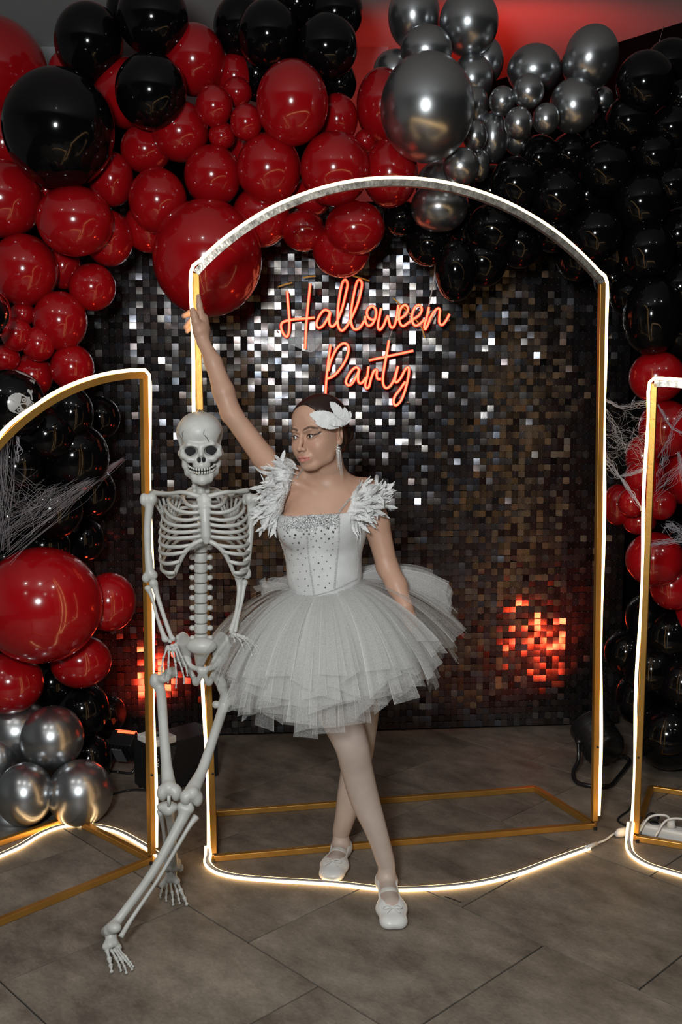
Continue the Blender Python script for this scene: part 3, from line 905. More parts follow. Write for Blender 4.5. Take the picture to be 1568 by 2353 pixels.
bones = [Sp(l) for l in (
 [(750,700),(765,660),(800,655),(830,690),(870,675),(905,690),(900,740),(880,780),(890,860),(905,960),(870,950),(840,830),(800,760),(765,745)],
 [(1000,1110),(1080,1030),(1120,1000),(1110,910),(1135,880),(1170,890),(1180,930),(1165,980),(1195,1030),(1140,1045),(1100,1060),(1010,1145),(985,1140)],
 [(680,1400),(560,1450),(480,1470),(400,1440),(365,1470),(370,1500),(430,1520),(450,1570),(500,1550),(520,1490),(680,1415)],
 [(820,410),(840,390),(920,410),(990,400),(960,450),(955,510),(930,515),(900,470),(830,440)],
 [(80,1660),(110,1650),(160,1690),(240,1690),(210,1720),(190,1760),(160,1750),(150,1710),(90,1680)],
 [(400,130),(560,170),(720,240),(860,320),(960,390),(1020,450),(940,400),(840,340),(700,280),(520,210)])]
eyes = [((662,958), 60), ((532,1228), 58)]
g1, g2 = MB(), MB()
step = 0.55
def cell(mb, x, y, lift):
    q = [onb(x + a, y + b, skb, lift) for a, b in ((0,0),(step,0),(step,step),(0,step))]
    if any(k is None for k in q): return
    mb.add(q, [(0, 1, 2, 3)])
for iy in range(int((1000 - 846) / step)):
    for ix in range(int(106 / step)):
        x, y = ix * step, 846 + iy * step
        X, Y_ = x + step/2, y + step/2
        X12, Y12 = X * K, (Y_ - 840) * K
        e = [math.hypot(X12 - c[0], Y12 - c[1]) / r for c, r in eyes]
        if min(e) < 1.0:
            cell(g1 if min(e) > 0.36 else g2, x, y, 0.0008); continue
        if inpoly(X, Y_, skull):
            teeth = False
            # teeth rows: dark grid lines in the jaw
            a = ((X12 - 860) * 0.62 + (Y12 - 1180) * -0.78); bq = ((X12 - 860) * 0.78 + (Y12 - 1180) * 0.62)
            if -210 < a < 210 and -110 < bq < 75 and (abs((a % 62) - 31) > 24 or abs(bq - (-20)) < 8 or abs(bq + 85) < 6 or abs(bq - 48) < 6) : teeth = True
            crack = abs((Y12 - 930) - (X12 - 300) * 0.75) < 5 and 300 < X12 < 420 or (abs(Y12 - 945) < 4 and 250 < X12 < 310)
            if any(inpoly(X, Y_, h) for h in holes) or teeth or crack: cell(g2, x, y, 0.0008)
            else: cell(g1, x, y, 0.0008)
        elif any(inpoly(X, Y_, b_) for b_ in bones): cell(g1, x, y, 0.0008)
for nm, gg, mm in (('skull_print', g1, 'print_grey'), ('print_detail', g2, 'print_black')):
    gg.build(nm, MATS[mm], skb)
# ================================================================== solid modelling with distance fields
class Field:
    def __init__(s, lo, hi, vox):
        s.lo = np.asarray(lo, float); s.vox = vox
        n = np.ceil((np.asarray(hi, float) - s.lo) / vox).astype(int) + 1
        s.d = np.full(n, 1.0, np.float32)
        s.ax = [(s.lo[i] + vox * np.arange(n[i])).astype(np.float32) for i in range(3)]
    def _sl(s, lo, hi, mg):
        r = []
        for i in range(3):
            a = int(np.floor((lo[i] - mg - s.lo[i]) / s.vox)); b = int(np.ceil((hi[i] + mg - s.lo[i]) / s.vox)) + 1
            a = max(a, 0); b = min(b, s.d.shape[i])
            if b <= a: return None
            r.append(slice(a, b))
        return tuple(r)
    def _op(s, lo, hi, fn, k, sub):
        sl = s._sl(lo, hi, 3 * s.vox + k)
        if sl is None: return s
        X = s.ax[0][sl[0]][:, None, None]; Y = s.ax[1][sl[1]][None, :, None]; Z = s.ax[2][sl[2]][None, None, :]
        d = fn(X, Y, Z).astype(np.float32); c = s.d[sl]
        if not sub:
            if k > 0:
                h = np.clip(0.5 + 0.5 * (c - d) / k, 0, 1); n = c * (1 - h) + d * h - k * h * (1 - h)
            else: n = np.minimum(c, d)
        else:
            if k > 0:
                h = np.clip(0.5 - 0.5 * (c + d) / k, 0, 1); n = c * (1 - h) - d * h + k * h * (1 - h)
            else: n = np.maximum(c, -d)
        s.d[sl] = n
        return s
    def cone(s, a, b, ra, rb, k=0.0, sub=False, off=0.0):
        a = np.asarray(a, float); b = np.asarray(b, float); ba = b - a; L2 = float(ba @ ba) + 1e-12
        def fn(X, Y, Z):
            px, py, pz = X - a[0], Y - a[1], Z - a[2]
            t = np.clip((px*ba[0] + py*ba[1] + pz*ba[2]) / L2, 0, 1)
            return np.sqrt((px - ba[0]*t)**2 + (py - ba[1]*t)**2 + (pz - ba[2]*t)**2) - (ra + (rb - ra)*t) - off
        r = max(ra, rb) + max(off, 0)
        return s._op(np.minimum(a, b) - r, np.maximum(a, b) + r, fn, k, sub)
    def chain(s, pts, rad, k=0.0, sub=False, off=0.0, kk=None):
        if np.isscalar(rad): rad = [rad] * len(pts)
        for i in range(len(pts) - 1):
            s.cone(pts[i], pts[i+1], rad[i], rad[i+1], k if (i == 0 or kk is None) else kk, sub, off)
        return s
    def ell(s, c, r, k=0.0, sub=False, rot=None, off=0.0):
        c = np.asarray(c, float); r = np.asarray(r, float) if not np.isscalar(r) else np.array([r]*3, float)
        r = r + off
        Rm = np.eye(3) if rot is None else np.asarray(rot, float)       # columns = local axes
        ext = np.sqrt(((Rm * r[None, :])**2).sum(1))
        def fn(X, Y, Z):
            px, py, pz = X - c[0], Y - c[1], Z - c[2]
            q = [(px*Rm[0, i] + py*Rm[1, i] + pz*Rm[2, i]) for i in range(3)]
            k0 = np.sqrt(sum((q[i] / r[i])**2 for i in range(3))); k1 = np.sqrt(sum((q[i] / r[i]**2)**2 for i in range(3))) + 1e-9
            return k0 * (k0 - 1) / k1
        return s._op(c - ext, c + ext, fn, k, sub)
    def cut(s, fn, k=0.0):
        """keep only where fn < 0"""
        X = s.ax[0][:, None, None]; Y = s.ax[1][None, :, None]; Z = s.ax[2][None, None, :]
        d = -np.asarray(fn(X, Y, Z), np.float32)
        d = np.broadcast_to(d, s.d.shape)
        if k > 0:
            h = np.clip(0.5 - 0.5 * (s.d + d) / k, 0, 1); s.d = s.d * (1 - h) - d * h + k * h * (1 - h)
        else: s.d = np.maximum(s.d, -d)
        return s
    def net(s, smooth=1):
        d = s.d; ins = d < 0
        nx, ny, nz = d.shape
        cnt = np.zeros((nx-1, ny-1, nz-1), np.int8)
        for a in (0, 1):
            for b in (0, 1):
                for c in (0, 1):
                    cnt += ins[a:nx-1+a, b:ny-1+b, c:nz-1+c]
        act = (cnt > 0) & (cnt < 8)
        I, J, K_ = np.nonzero(act)
        idx = np.full(act.shape, -1, np.int32); idx[I, J, K_] = np.arange(len(I))
        cor = [(a, b, c) for a in (0, 1) for b in (0, 1) for c in (0, 1)]
        val = {q: d[I+q[0], J+q[1], K_+q[2]] for q in cor}
        pos = np.zeros((len(I), 3)); num = np.zeros(len(I))
        for q in cor:
            for ax in range(3):
                if q[ax] == 0:
                    q2 = list(q); q2[ax] = 1; q2 = tuple(q2)
                    da, db = val[q], val[q2]
                    m = (da < 0) != (db < 0)
                    t = np.where(m, da / np.where(m, da - db, 1), 0)
                    p = np.array(q, float)[None, :].repeat(len(I), 0); p[:, ax] += t
                    pos += p * m[:, None]; num += m
        pos /= num[:, None]
        Vv = s.lo + s.vox * (np.stack([I, J, K_], 1) + pos)
        F = []
        for ax in range(3):
            o = [1, 1, 1]; o[ax] = 0
            b_, c_ = [(1, 2), (2, 0), (0, 1)][ax]
            sl1 = [slice(1, -1)]*3; sl1[ax] = slice(0, -1); sl2 = [slice(1, -1)]*3; sl2[ax] = slice(1, None)
            A1 = ins[tuple(sl1)]; A2 = ins[tuple(sl2)]
            ii = np.nonzero(A1 != A2)
            g = [np.array(ii[t]) + (1 if t != ax else 0) for t in range(3)]
            flip = A1[ii]
            def cell(db, dc):
                q = [g[0].copy(), g[1].copy(), g[2].copy()]; q[b_] = q[b_] - db; q[c_] = q[c_] - dc
                return idx[q[0], q[1], q[2]]
            qd = np.stack([cell(1, 1), cell(0, 1), cell(0, 0), cell(1, 0)], 1)
            qd = np.where(flip[:, None], qd, qd[:, ::-1])
            F.append(qd)
        F = np.concatenate(F)
        F = F[(F >= 0).all(1)]
        for _ in range(smooth):
            acc = np.zeros_like(Vv); n = np.zeros(len(Vv))
            for a, b in ((0, 1), (1, 2), (2, 3), (3, 0)):
                np.add.at(acc, F[:, a], Vv[F[:, b]]); np.add.at(n, F[:, a], 1)
                np.add.at(acc, F[:, b], Vv[F[:, a]]); np.add.at(n, F[:, b], 1)
            ok = n > 0
            Vv[ok] = 0.5 * Vv[ok] + 0.5 * acc[ok] / n[ok][:, None]
        return Vv, F

def frame(yaw=0, pitch=0, roll=0):
    """local -> world rotation; yaw>0 turns the front (-Y) to the viewer's right"""
    return np.array((Matrix.Rotation(R(yaw), 3, 'Z') @ Matrix.Rotation(R(roll), 3, 'Y') @ Matrix.Rotation(R(pitch), 3, 'X')))
# ================================================================== plastic skeleton
mat('bone', (0.48, 0.48, 0.455), 0.42, noise=(22, 0.07), bump=(60, 0.18, 0.002))
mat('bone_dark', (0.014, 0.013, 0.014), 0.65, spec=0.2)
mat('tooth', (0.58, 0.58, 0.53), 0.35)
mat('twine', (0.22, 0.14, 0.08), 0.8)
BONE = MATS['bone']
skel = empty('skeleton', tuple(PG(405, 2040)), 'white plastic skeleton with crossed legs standing beside the dancer', 'skeleton')
def sobj(name, field, m=BONE, parent=skel, smooth=1, rot=None, org=None):
    Vv, F = field.net(smooth)
    if rot is not None: Vv = Vv @ rot.T
    if org is not None: Vv = Vv + org
    return link(name, npmesh(name, Vv, F, m), parent)
def bbox_field(pts, pad, vox):
    pts = np.array(pts); return Field(pts.min(0) - pad, pts.max(0) + pad, vox)

# ---- skull (metres, local frame: x right, -y front, z up, origin between the eyes' height and the cranium axis)
SK_R = frame(9, 2, -2); SK_O = P(461, 1031, 3.03)
def mm(*a): return np.array(a, float) / 1000
f = Field(mm(-85, -100, -70), mm(85, 125, 125), 0.0021)
f.ell(mm(0, 28, 46), mm(71, 86, 66))
f.ell(mm(0, -22, 50), mm(60, 48, 52), 0.02)
f.ell(mm(0, 10, 2), mm(58, 60, 40), 0.02)
f.cone(mm(0, -38, -2), mm(0, -52, -42), 0.033, 0.024, 0.012)
for s in (-1, 1):
    f.chain([mm(s*54, -38, 8), mm(s*34, -62, 17), mm(s*8, -66, 13)], [0.008, 0.008, 0.007], 0.008)
    f.chain([mm(s*55, -40, 6), mm(s*52, -46, -14), mm(s*36, -58, -26), mm(s*18, -62, -28)], [0.007, 0.009, 0.009, 0.008], 0.008)
    f.chain([mm(s*54, -42, -14), mm(s*63, -10, -14), mm(s*62, 18, -10)], [0.008, 0.0055, 0.006], 0.006)
    f.ell(mm(s*56, 20, -18), mm(10, 14, 16), 0.01)
f.cone(mm(0, -62, 10), mm(0, -74, -12), 0.007, 0.006, 0.006)
f.ell(mm(0, -52, -46), mm(27, 24, 14), 0.008)
for s in (-1, 1):
    f.ell(mm(s*30, -66, -2), mm(20.5, 26, 15.5), 0.004, True)
    f.ell(mm(s*7, -76, -28), mm(6.5, 16, 9.5), 0.002, True)
    f.ell(mm(s*62, -10, 20), mm(9, 26, 24), 0.014, True)      # temple hollows
    f.ell(mm(s*44, -36, -44), mm(12, 16, 16), 0.006, True)    # under the cheekbone
skull_o = sobj('skull', f, rot=SK_R, org=SK_O)
skull_o['label'] = 'bare skull with dark eye sockets'
def loc2w(p): return np.asarray(p) @ SK_R.T + SK_O
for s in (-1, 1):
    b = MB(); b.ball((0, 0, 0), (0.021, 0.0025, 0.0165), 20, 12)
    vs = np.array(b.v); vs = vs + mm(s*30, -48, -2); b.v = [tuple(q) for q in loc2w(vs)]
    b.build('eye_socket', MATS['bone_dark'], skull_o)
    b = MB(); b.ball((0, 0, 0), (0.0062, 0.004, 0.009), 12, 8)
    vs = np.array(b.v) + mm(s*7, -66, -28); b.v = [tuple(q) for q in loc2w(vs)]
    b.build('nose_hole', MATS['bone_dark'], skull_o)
# mandible
f = Field(mm(-70, -100, -120), mm(70, 40, 0), 0.0021)
for s in (-1, 1):
    f.chain([mm(s*52, 0, -16), mm(s*48, -8, -48), mm(s*40, -22, -70), mm(s*19, -57, -87), mm(0, -68, -90)], [0.007, 0.009, 0.010, 0.011, 0.012], 0.008)
    f.chain([mm(s*42, -26, -62), mm(s*26, -56, -75), mm(0, -66, -78)], [0.005, 0.007, 0.007], 0.008)
f.ell(mm(0, -67, -89), mm(17, 12, 12), 0.01)
jaw = sobj('jaw', f, rot=SK_R, org=SK_O)
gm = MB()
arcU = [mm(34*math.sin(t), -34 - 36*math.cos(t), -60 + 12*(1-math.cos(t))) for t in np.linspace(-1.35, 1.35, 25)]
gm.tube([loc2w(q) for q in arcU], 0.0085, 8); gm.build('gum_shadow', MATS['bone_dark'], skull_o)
th = MB()
for row, zz, n in ((0, -56.5, 13), (1, -66.5, 13)):
    for i in range(n):
        t = -1.3 + 2.6*(i + (0.5 if row else 0.0)*0)/(n-1)
        c = mm(39.5*math.sin(t), -35.5 - 43.0*math.cos(t), zz + 12*(1-math.cos(t)))
        w_ = 0.0029 if abs(t) > 0.5 else 0.0034
        ca, sa = math.cos(t), math.sin(t)
        tmpb = MB(); tmpb.ball((0, 0, 0), (w_, 0.004, 0.0046), 8, 6)
        vv = np.array(tmpb.v); vv = np.stack([vv[:, 0]*ca + vv[:, 1]*sa, vv[:, 0]*sa*-1*-1*0 + (vv[:, 1]*ca + vv[:, 0]*sa), vv[:, 2]], 1) + c
        th.add(loc2w(vv), tmpb.f)
th.build('teeth', MATS['tooth'], skull_o)
b = MB(); tp = loc2w(mm(6, 20, 112))
for k in range(7):
    a = k * 0.9; b.tube([tp + 0.004*np.array([math.cos(a), math.sin(a), 0]), tp + np.array([0.012*math.cos(a+1), 0.01*math.sin(a+1), 0.006])], 0.0012, 5)
b.build('hanging_knot', MATS['twine'], skull_o)
# thin crack lines moulded on the forehead
for pts in ([(12,-70,62),(10,-71.5,50),(14,-72,44),(22,-70,32),(25,-68,24)], [(-44,-46,58),(-50,-44,48),(-47,-46,44),(-55,-38,34)]):
    w_pts = [np.array(q)/1000 for q in pts]
    # settle onto the cranium surface
    Vs = np.array([v.co for v in skull_o.data.vertices])
    res = []
    for q in spline([loc2w(p) for p in w_pts], 4):
        j = np.argmin(((Vs - q)**2).sum(1)); res.append(Vs[j])
    c = MB(); c.tube(spline(res[::3], 3), 0.0009, 5); c.build('crack', MATS['bone_dark'], skull_o)

# ---- spine
def vert_mesh(name, w_, h_):
    f = Field((-0.045, -0.04, -0.03), (0.045, 0.05, 0.03), 0.0025)
    f.cone((0, 0, -h_*0.42), (0, 0, h_*0.42), w_, w_, 0)
    f.cut(lambda X, Y, Z: np.abs(Z) - h_*0.46, 0.004)
    f.ell((0, 0, 0), (w_*1.02, w_*1.02, h_*0.25), 0.0, True) if False else None
    f.chain([(-w_*1.5, 0.006, 0), (w_*1.5, 0.006, 0)], 0.0065, 0.004)
    for s in (-1, 1): f.ell((s*w_*1.42, 0.004, 0), (0.0075, 0.008, 0.009), 0.004)
    f.cone((0, w_, 0), (0, w_ + 0.02, -0.008), 0.008, 0.005, 0.006)
    Vv, F = f.net(1)
    return npmesh(name, Vv, F, BONE)
vm = vert_mesh('vertebra', 0.0205, 0.0325)
vm_s = vert_mesh('vertebra_small', 0.015, 0.022)
def put(name, me, loc, sc=1.0, parent=skel, rot=None):
    o = link(name, me, parent)
    Mx = Matrix.Translation(Vector(loc)) @ (Matrix(rot.tolist()).to_4x4() if rot is not None else Matrix.Identity(4)) @ Matrix.Scale(sc, 4)
    o.matrix_basis = Mx
    o.matrix_parent_inverse = Matrix.Translation(-Vector(parent.location))
    return o
spY = lambda y: 3.065 + 0.02 * math.sin((y - 1100) / 400 * math.pi)
for y in np.arange(1258, 1470, 23.2): put('vertebra', vm, P(461.5 + (y-1258)*0.004, y, spY(y)), 1.0)
for y in np.arange(1140, 1250, 17): put('vertebra', vm_s, P(464, y, spY(y) + 0.055), 1.05)
for y, xx in ((1108, 462), (1118, 461), (1129, 462)): put('vertebra', vm_s, P(xx, y, 3.07), 0.98)

# ---- rib cage
SX = 470.0
ribs = [ # spine y, lateral (dx, y), front (dx, y) in photograph pixels from the breastbone line
 (1122, 50, 1140, 12, 1163), (1130, 84, 1150, 11, 1177), (1142, 92, 1168, 11, 1191), (1154, 97, 1187, 11, 1205), (1167, 100, 1206, 11, 1219), (1181, 102, 1225, 9, 1232),
 (1195, 103, 1245, 27, 1252), (1209, 103, 1264, 44, 1268), (1224, 102, 1284, 57, 1290), (1240, 99, 1303, 68, 1316)]
for s in (-1, 1):
    for i, (ys, dl, yl, df, yf) in enumerate(ribs):
        dip = 10 if 2 <= i <= 8 else 3
        pts = [P(466 + s*6, ys, 3.135), P(466 + s*dl*0.55, ys + 1, 3.165), P(SX + s*dl*0.9, (ys+yl)/2 + 4, 3.125), P(SX + s*dl, yl, 3.05),
               P(SX + s*(dl*0.80 + df*0.2), yl*0.45 + yf*0.55 + dip*0.5 + 2, 2.985), P(SX + s*(dl*0.42 + df*0.58), yf + dip*0.55 - 1, 2.955), P(SX + s*df, yf, 2.955)]
        sp = spline(pts, 6)
        m_ = MB(); m_.tube(sp, lerp_list([0.0045, 0.005, 0.005, 0.0052, 0.0060, 0.0062, 0.0054], len(sp)), 8); m_.build('rib', BONE, skel)
    mg = [P(SX + s*4, 1240, 2.955), P(SX + s*27, 1252, 2.955), P(SX + s*44, 1268, 2.96), P(SX + s*57, 1291, 2.97), P(SX + s*68, 1317, 2.985), P(SX + s*78, 1327, 3.0), P(SX + s*88, 1320, 3.015)]
    sp = spline(mg, 6); m_ = MB(); m_.tube(sp, lerp_list([0.007, 0.008, 0.0075, 0.007, 0.006, 0.005, 0.004], len(sp)), 8); m_.build('rib_margin', BONE, skel)
    # strut at the side that ties the moulded ribs together
    sp = spline([P(SX + s*98, 1185, 3.055), P(SX + s*103, 1245, 3.055), P(SX + s*100, 1310, 3.04)], 6); m_ = MB(); m_.tube(sp, 0.0026, 6); m_.build('rib_strut', BONE, skel)
f = bbox_field([P(450, 1135, 2.94), P(492, 1250, 2.98)], 0.02, 0.0023)
f.chain([P(469, 1142, 2.965), P(470, 1165, 2.957), P(472, 1200, 2.95), P(474, 1230, 2.95), P(475, 1243, 2.952)], [0.013, 0.012, 0.0135, 0.0145, 0.011])
for s in (-1, 1): f.chain([P(469 + s*10, 1148, 2.963), P(472 + s*4, 1180, 2.955)], [0.010, 0.009], 0.008)
for yy in (1163, 1177, 1191, 1205, 1219, 1232):
    for s in (-1, 1): f.cone(P(470, yy, 2.953), P(470 + s*13, yy - 1, 2.955), 0.007, 0.005, 0.006)
sobj('breastbone', f)
for s, px in ((-1, (349, 1133)), (1, (570, 1127))):
    m_ = [P(469 + s*8, 1142, 2.962), P(469 + s*45, 1132, 2.965), P((469 + px[0])/2 + s*22, 1134 if s < 0 else 1130, 3.0), P(px[0], px[1], 3.05)]
    sp = spline(m_, 6); b = MB(); b.tube(sp, lerp_list([0.0085, 0.0062, 0.0058, 0.0085], len(sp)), 8); b.build('collarbone', BONE, skel)
    # shoulder blade
    sx = px[0]
    a_ = P(sx - s*2, 1133, 3.06); bq = P(sx - s*70, 1142, 3.15); cq = P(sx - s*42, 1215, 3.15); gl = P(sx - s*4, 1150, 3.06)
    f = bbox_field([a_, bq, cq, gl], 0.025, 0.003)
    for t in np.linspace(0, 1, 7):
        f.cone(gl*(1-t) + bq*t, gl*(1-t)*0.35 + bq*t + (1-t)*0.65*cq if False else cq*(0.92) + gl*0.08*(1-t) + bq*0.08*t, 0.0048, 0.004, 0.003)
    f.chain([bq, a_], [0.004, 0.009], 0.006); f.chain([gl, a_], [0.012, 0.010], 0.006); f.ell(gl, 0.014, 0.006)
    f.chain([P(sx - s*28, 1138, 3.06), P(sx - s*22, 1128 if s > 0 else 1126, 3.02)], [0.006, 0.006], 0.004)
    sobj('shoulder_blade', f)

# ---- long bones
def longbone(name, pts, rad, blobs, vox=0.0024, k=0.008, cuts=(), necks=()):
    P_ = [np.asarray(p) for p in pts]
    f = bbox_field(P_ + [np.asarray(b[0]) for b in blobs], 0.04, vox)
    sp = spline(P_, 4); f.chain(sp, list(lerp_list(rad, len(sp))))
    for c, r in blobs: f.ell(c, r, k)
    for a, b, ra, rb in necks: f.cone(a, b, ra, rb, 0.008)
    for c, r in cuts: f.ell(c, r, 0.004, True)
    return sobj(name, f)
# upper arms
longbone('upper_arm', [P(346, 1146, 3.03), P(340, 1200, 3.03), P(340, 1260, 3.025), P(345, 1318, 3.02)], [0.014, 0.0115, 0.0105, 0.014],
         [(P(331, 1148, 3.025), (0.013, 0.015, 0.020)), (P(350, 1146, 3.03), (0.0145, 0.017, 0.018)), (P(336, 1328, 3.02), (0.013, 0.014, 0.016)), (P(352, 1322, 3.02), (0.014, 0.013, 0.014))], cuts=[(P(340, 1138, 3.0), (0.004, 0.01, 0.02))])
longbone('upper_arm', [P(578, 1148, 3.05), P(577, 1200, 3.05), P(572, 1260, 3.04), P(563, 1312, 3.03)], [0.014, 0.0115, 0.0105, 0.013],
         [(P(573, 1146, 3.045), (0.014, 0.017, 0.018)), (P(588, 1148, 3.05), (0.013, 0.015, 0.018)), (P(568, 1318, 3.02), (0.013, 0.013, 0.018)), (P(556, 1318, 3.025), (0.012, 0.013, 0.014))])
# forearms
longbone('ulna', [P(354, 1340, 3.015), P(362, 1370, 3.01), P(378, 1420, 2.99), P(393, 1462, 2.97)], [0.011, 0.0075, 0.0065, 0.007], [(P(352, 1340, 3.015), (0.012, 0.013, 0.012)), (P(397, 1468, 2.965), (0.009, 0.008, 0.008))])
longbone('radius', [P(341, 1353, 3.01), P(350, 1375, 3.005), P(362, 1420, 2.985), P(378, 1466, 2.965)], [0.0085, 0.0055, 0.0055, 0.008], [(P(340, 1351, 3.01), (0.010, 0.009, 0.007)), (P(381, 1470, 2.963), (0.011, 0.009, 0.008))])
longbone('ulna', [P(549, 1330, 3.02), P(550, 1360, 3.01), P(543, 1410, 2.97), P(532, 1447, 2.935)], [0.010, 0.0075, 0.0065, 0.0085], [(P(549, 1328, 3.02), (0.012, 0.012, 0.010))])
longbone('radius', [P(562, 1338, 3.02), P(556, 1380, 3.0), P(548, 1415, 2.965), P(541, 1450, 2.935)], [0.0075, 0.0055, 0.005, 0.006], [(P(563, 1338, 3.02), (0.009, 0.009, 0.008))])

# ---- hands and feet: knuckled finger bones
def knuckled(mb, pts, r, seg=8):
    pts = [np.asarray(p) for p in pts]
    for i in range(len(pts) - 1):
        a, b = pts[i], pts[i+1]
        q = [a + (b-a)*t for t in (0, 0.12, 0.3, 0.5, 0.7, 0.88, 1.0)]
        k = r * (1 - 0.10 * i)
        mb.tube(q, [k*0.85, k*1.25, k*0.85, k*0.72, k*0.85, k*1.3, k*0.8], seg)
def hand(name, palm_pts, fingers, Y0, r=0.0036):
    c = np.mean([P(*q) for q in palm_pts], axis=0)
    f = bbox_field([P(*q) for q in palm_pts], 0.02, 0.002)
    for q in palm_pts: f.ell(P(*q), (0.0075, 0.0065, 0.0065), 0.003)
    root = sobj(name, f)
    for fp in fingers:
        b = MB(); knuckled(b, [P(*q) for q in fp], r); b.build('finger', BONE, root)
    return root
def c3(x, y, Y): return (300 + x/4.612, 1300 + y/4.612, Y)
hand('hand', [c3(420,800,2.965), c3(400,860,2.96), c3(440,850,2.955), c3(480,840,2.955), c3(420,890,2.955), c3(460,890,2.952), c3(490,870,2.955), c3(390,880,2.958)],
     [[c3(385,880,2.955), c3(345,985,2.94), c3(332,1090,2.935), c3(330,1165,2.935)],
      [c3(408,900,2.952), c3(403,1045,2.935), c3(400,1150,2.93), c3(400,1215,2.93), c3(398,1245,2.93)],
      [c3(445,905,2.95), c3(478,1035,2.935), c3(487,1160,2.928), c3(485,1240,2.925), c3(482,1300,2.925)],
      [c3(480,895,2.95), c3(515,1010,2.935), c3(550,1110,2.925), c3(568,1190,2.92), c3(568,1255,2.92)],
      [c3(500,875,2.95), c3(550,985,2.935), c3(585,1060,2.93), c3(600,1130,2.925), c3(604,1170,2.925)]], 2.95)
hand('hand', [c3(1070,705,2.93), c3(1090,725,2.92), c3(1085,750,2.92), c3(1110,735,2.915)],
     [[c3(1090,750,2.915), c3(1105,790,2.905), c3(1108,812,2.9)],
      [c3(1110,745,2.912), c3(1165,790,2.895), c3(1190,850,2.885), c3(1202,912,2.88)],
      [c3(1120,738,2.91), c3(1200,775,2.89), c3(1255,840,2.875), c3(1275,900,2.87), c3(1290,960,2.868)],
      [c3(1125,730,2.91), c3(1230,775,2.89), c3(1305,835,2.875), c3(1345,900,2.868), c3(1360,950,2.865)],
      [c3(1120,722,2.912), c3(1220,755,2.895), c3(1290,800,2.88), c3(1350,860,2.87), c3(1378,905,2.868)]], 2.91, 0.0030)

# ---- pelvis
def c3p(x, y, Y): return P(*c3(x, y, Y))
f = Field(np.array([-0.58, 2.93, 0.60]), np.array([-0.28, 3.18, 1.0]), 0.0025)
cpt = c3p(755, 850, 3.03)
f.ell(c3p(755, 850, 3.02), (0.047, 0.028, 0.027))
f.cone(c3p(755, 900, 3.04), c3p(735, 1080, 3.06), 0.026, 0.012, 0.01)
for s, wx, tx in ((-1, 545, 25), (1, 975, 0)):
    top = c3p(wx, 720, 3.06); lo_ = c3p(755 + s*110, 1010, 3.02); out_ = c3p(wx + s*70, 860, 3.0)
    inn = c3p(755 + s*120, 830, 3.06)
    for t in np.linspace(0, 1, 9):
        a = np.array(inn)*(1-t) + np.array(out_)*t; b_ = np.array(c3p(wx - s*50 + s*95*t, 715 + 60*abs(t-0.4), 3.075 - 0.05*t))
        f.cone(a, b_, 0.0055, 0.0055, 0.006)
        e_ = np.array(c3p(755 + s*(150 + 100*t), 960 + 60*(1-t) + 60*t*0.6, 3.03 - 0.02*t))
        f.cone(a, e_, 0.006, 0.007, 0.006)
    f.ell(c3p(755 + s*175, 1010, 3.0), (0.02, 0.016, 0.02), 0.01)
    # pubic and sitting bones: a loop
    loop = [c3p(765 + s*185, 985, 3.0), c3p(765 + s*110, 1075, 2.985), c3p(765 + s*28, 1100, 2.97), c3p(765 + s*22, 1150, 2.97), c3p(765 + s*60, 1240, 2.985), c3p(765 + s*105, 1170, 3.01), c3p(765 + s*150, 1080, 3.01), c3p(765 + s*185, 1000, 3.0)]
    f.chain(spline(loop, 4), 0.0068, 0.005)
    f.ell(c3p(765 + s*26, 1105, 2.968), (0.010, 0.009, 0.011), 0.005)
    f.ell(c3p(765 + s*70, 1225, 2.99), (0.012, 0.012, 0.014), 0.008)
sobj('pelvis', f)

# ---- legs
def d4(x, y, Y): return P(200 + x/3.736, 1650 + y/3.736, Y)
def d4g(x, y, z): return PG(200 + x/3.736, 1650 + y/3.736, z)
# thigh bone, viewer's left
longbone('thigh_bone', [c3p(265, 1240, 3.03), c3p(320, 1330, 3.02), P(375, 1660, 2.94), P(382, 1750, 2.87), P(389, 1812, 2.81)], [0.017, 0.0155, 0.0145, 0.016, 0.022],
         [(c3p(255, 1205, 3.03), (0.014, 0.016, 0.020)), (c3p(350, 1200, 3.02), (0.018, 0.014, 0.012)), (c3p(420, 1140, 3.03), (0.019, 0.018, 0.017)), (c3p(455, 1120, 3.04), (0.012, 0.014, 0.015)),
          (d4(650, 640, 2.80), (0.017, 0.022, 0.024)), (d4(765, 640, 2.80), (0.017, 0.022, 0.024)), (d4(705, 600, 2.80), (0.022, 0.02, 0.02))], cuts=[(d4(705, 705, 2.78), (0.0065, 0.03, 0.012))], necks=[(c3p(290, 1230, 3.03), c3p(430, 1135, 3.03), 0.015, 0.013)])
longbone('thigh_bone', [c3p(1010, 1420, 3.03), c3p(985, 1500, 3.02), P(489, 1700, 2.94), P(465, 1770, 2.87), d4(905, 620, 2.81)], [0.018, 0.016, 0.0145, 0.016, 0.022],
         [(c3p(935, 1200, 3.02), (0.017, 0.018, 0.017)), (c3p(975, 1280, 3.02), (0.015, 0.014, 0.020)), (c3p(1085, 1400, 3.04), (0.014, 0.018, 0.024)), (c3p(905, 1470, 3.03), (0.012, 0.012, 0.012)),
          (d4(850, 680, 2.79), (0.018, 0.022, 0.022)), (d4(950, 690, 2.80), (0.016, 0.022, 0.023)), (d4(905, 650, 2.79), (0.02, 0.018, 0.02))], cuts=[(d4(890, 745, 2.76), (0.008, 0.02, 0.014))], necks=[(c3p(1020, 1400, 3.03), c3p(950, 1230, 3.02), 0.017, 0.014), (c3p(1085, 1400, 3.04), c3p(1000, 1440, 3.03), 0.015, 0.016)])
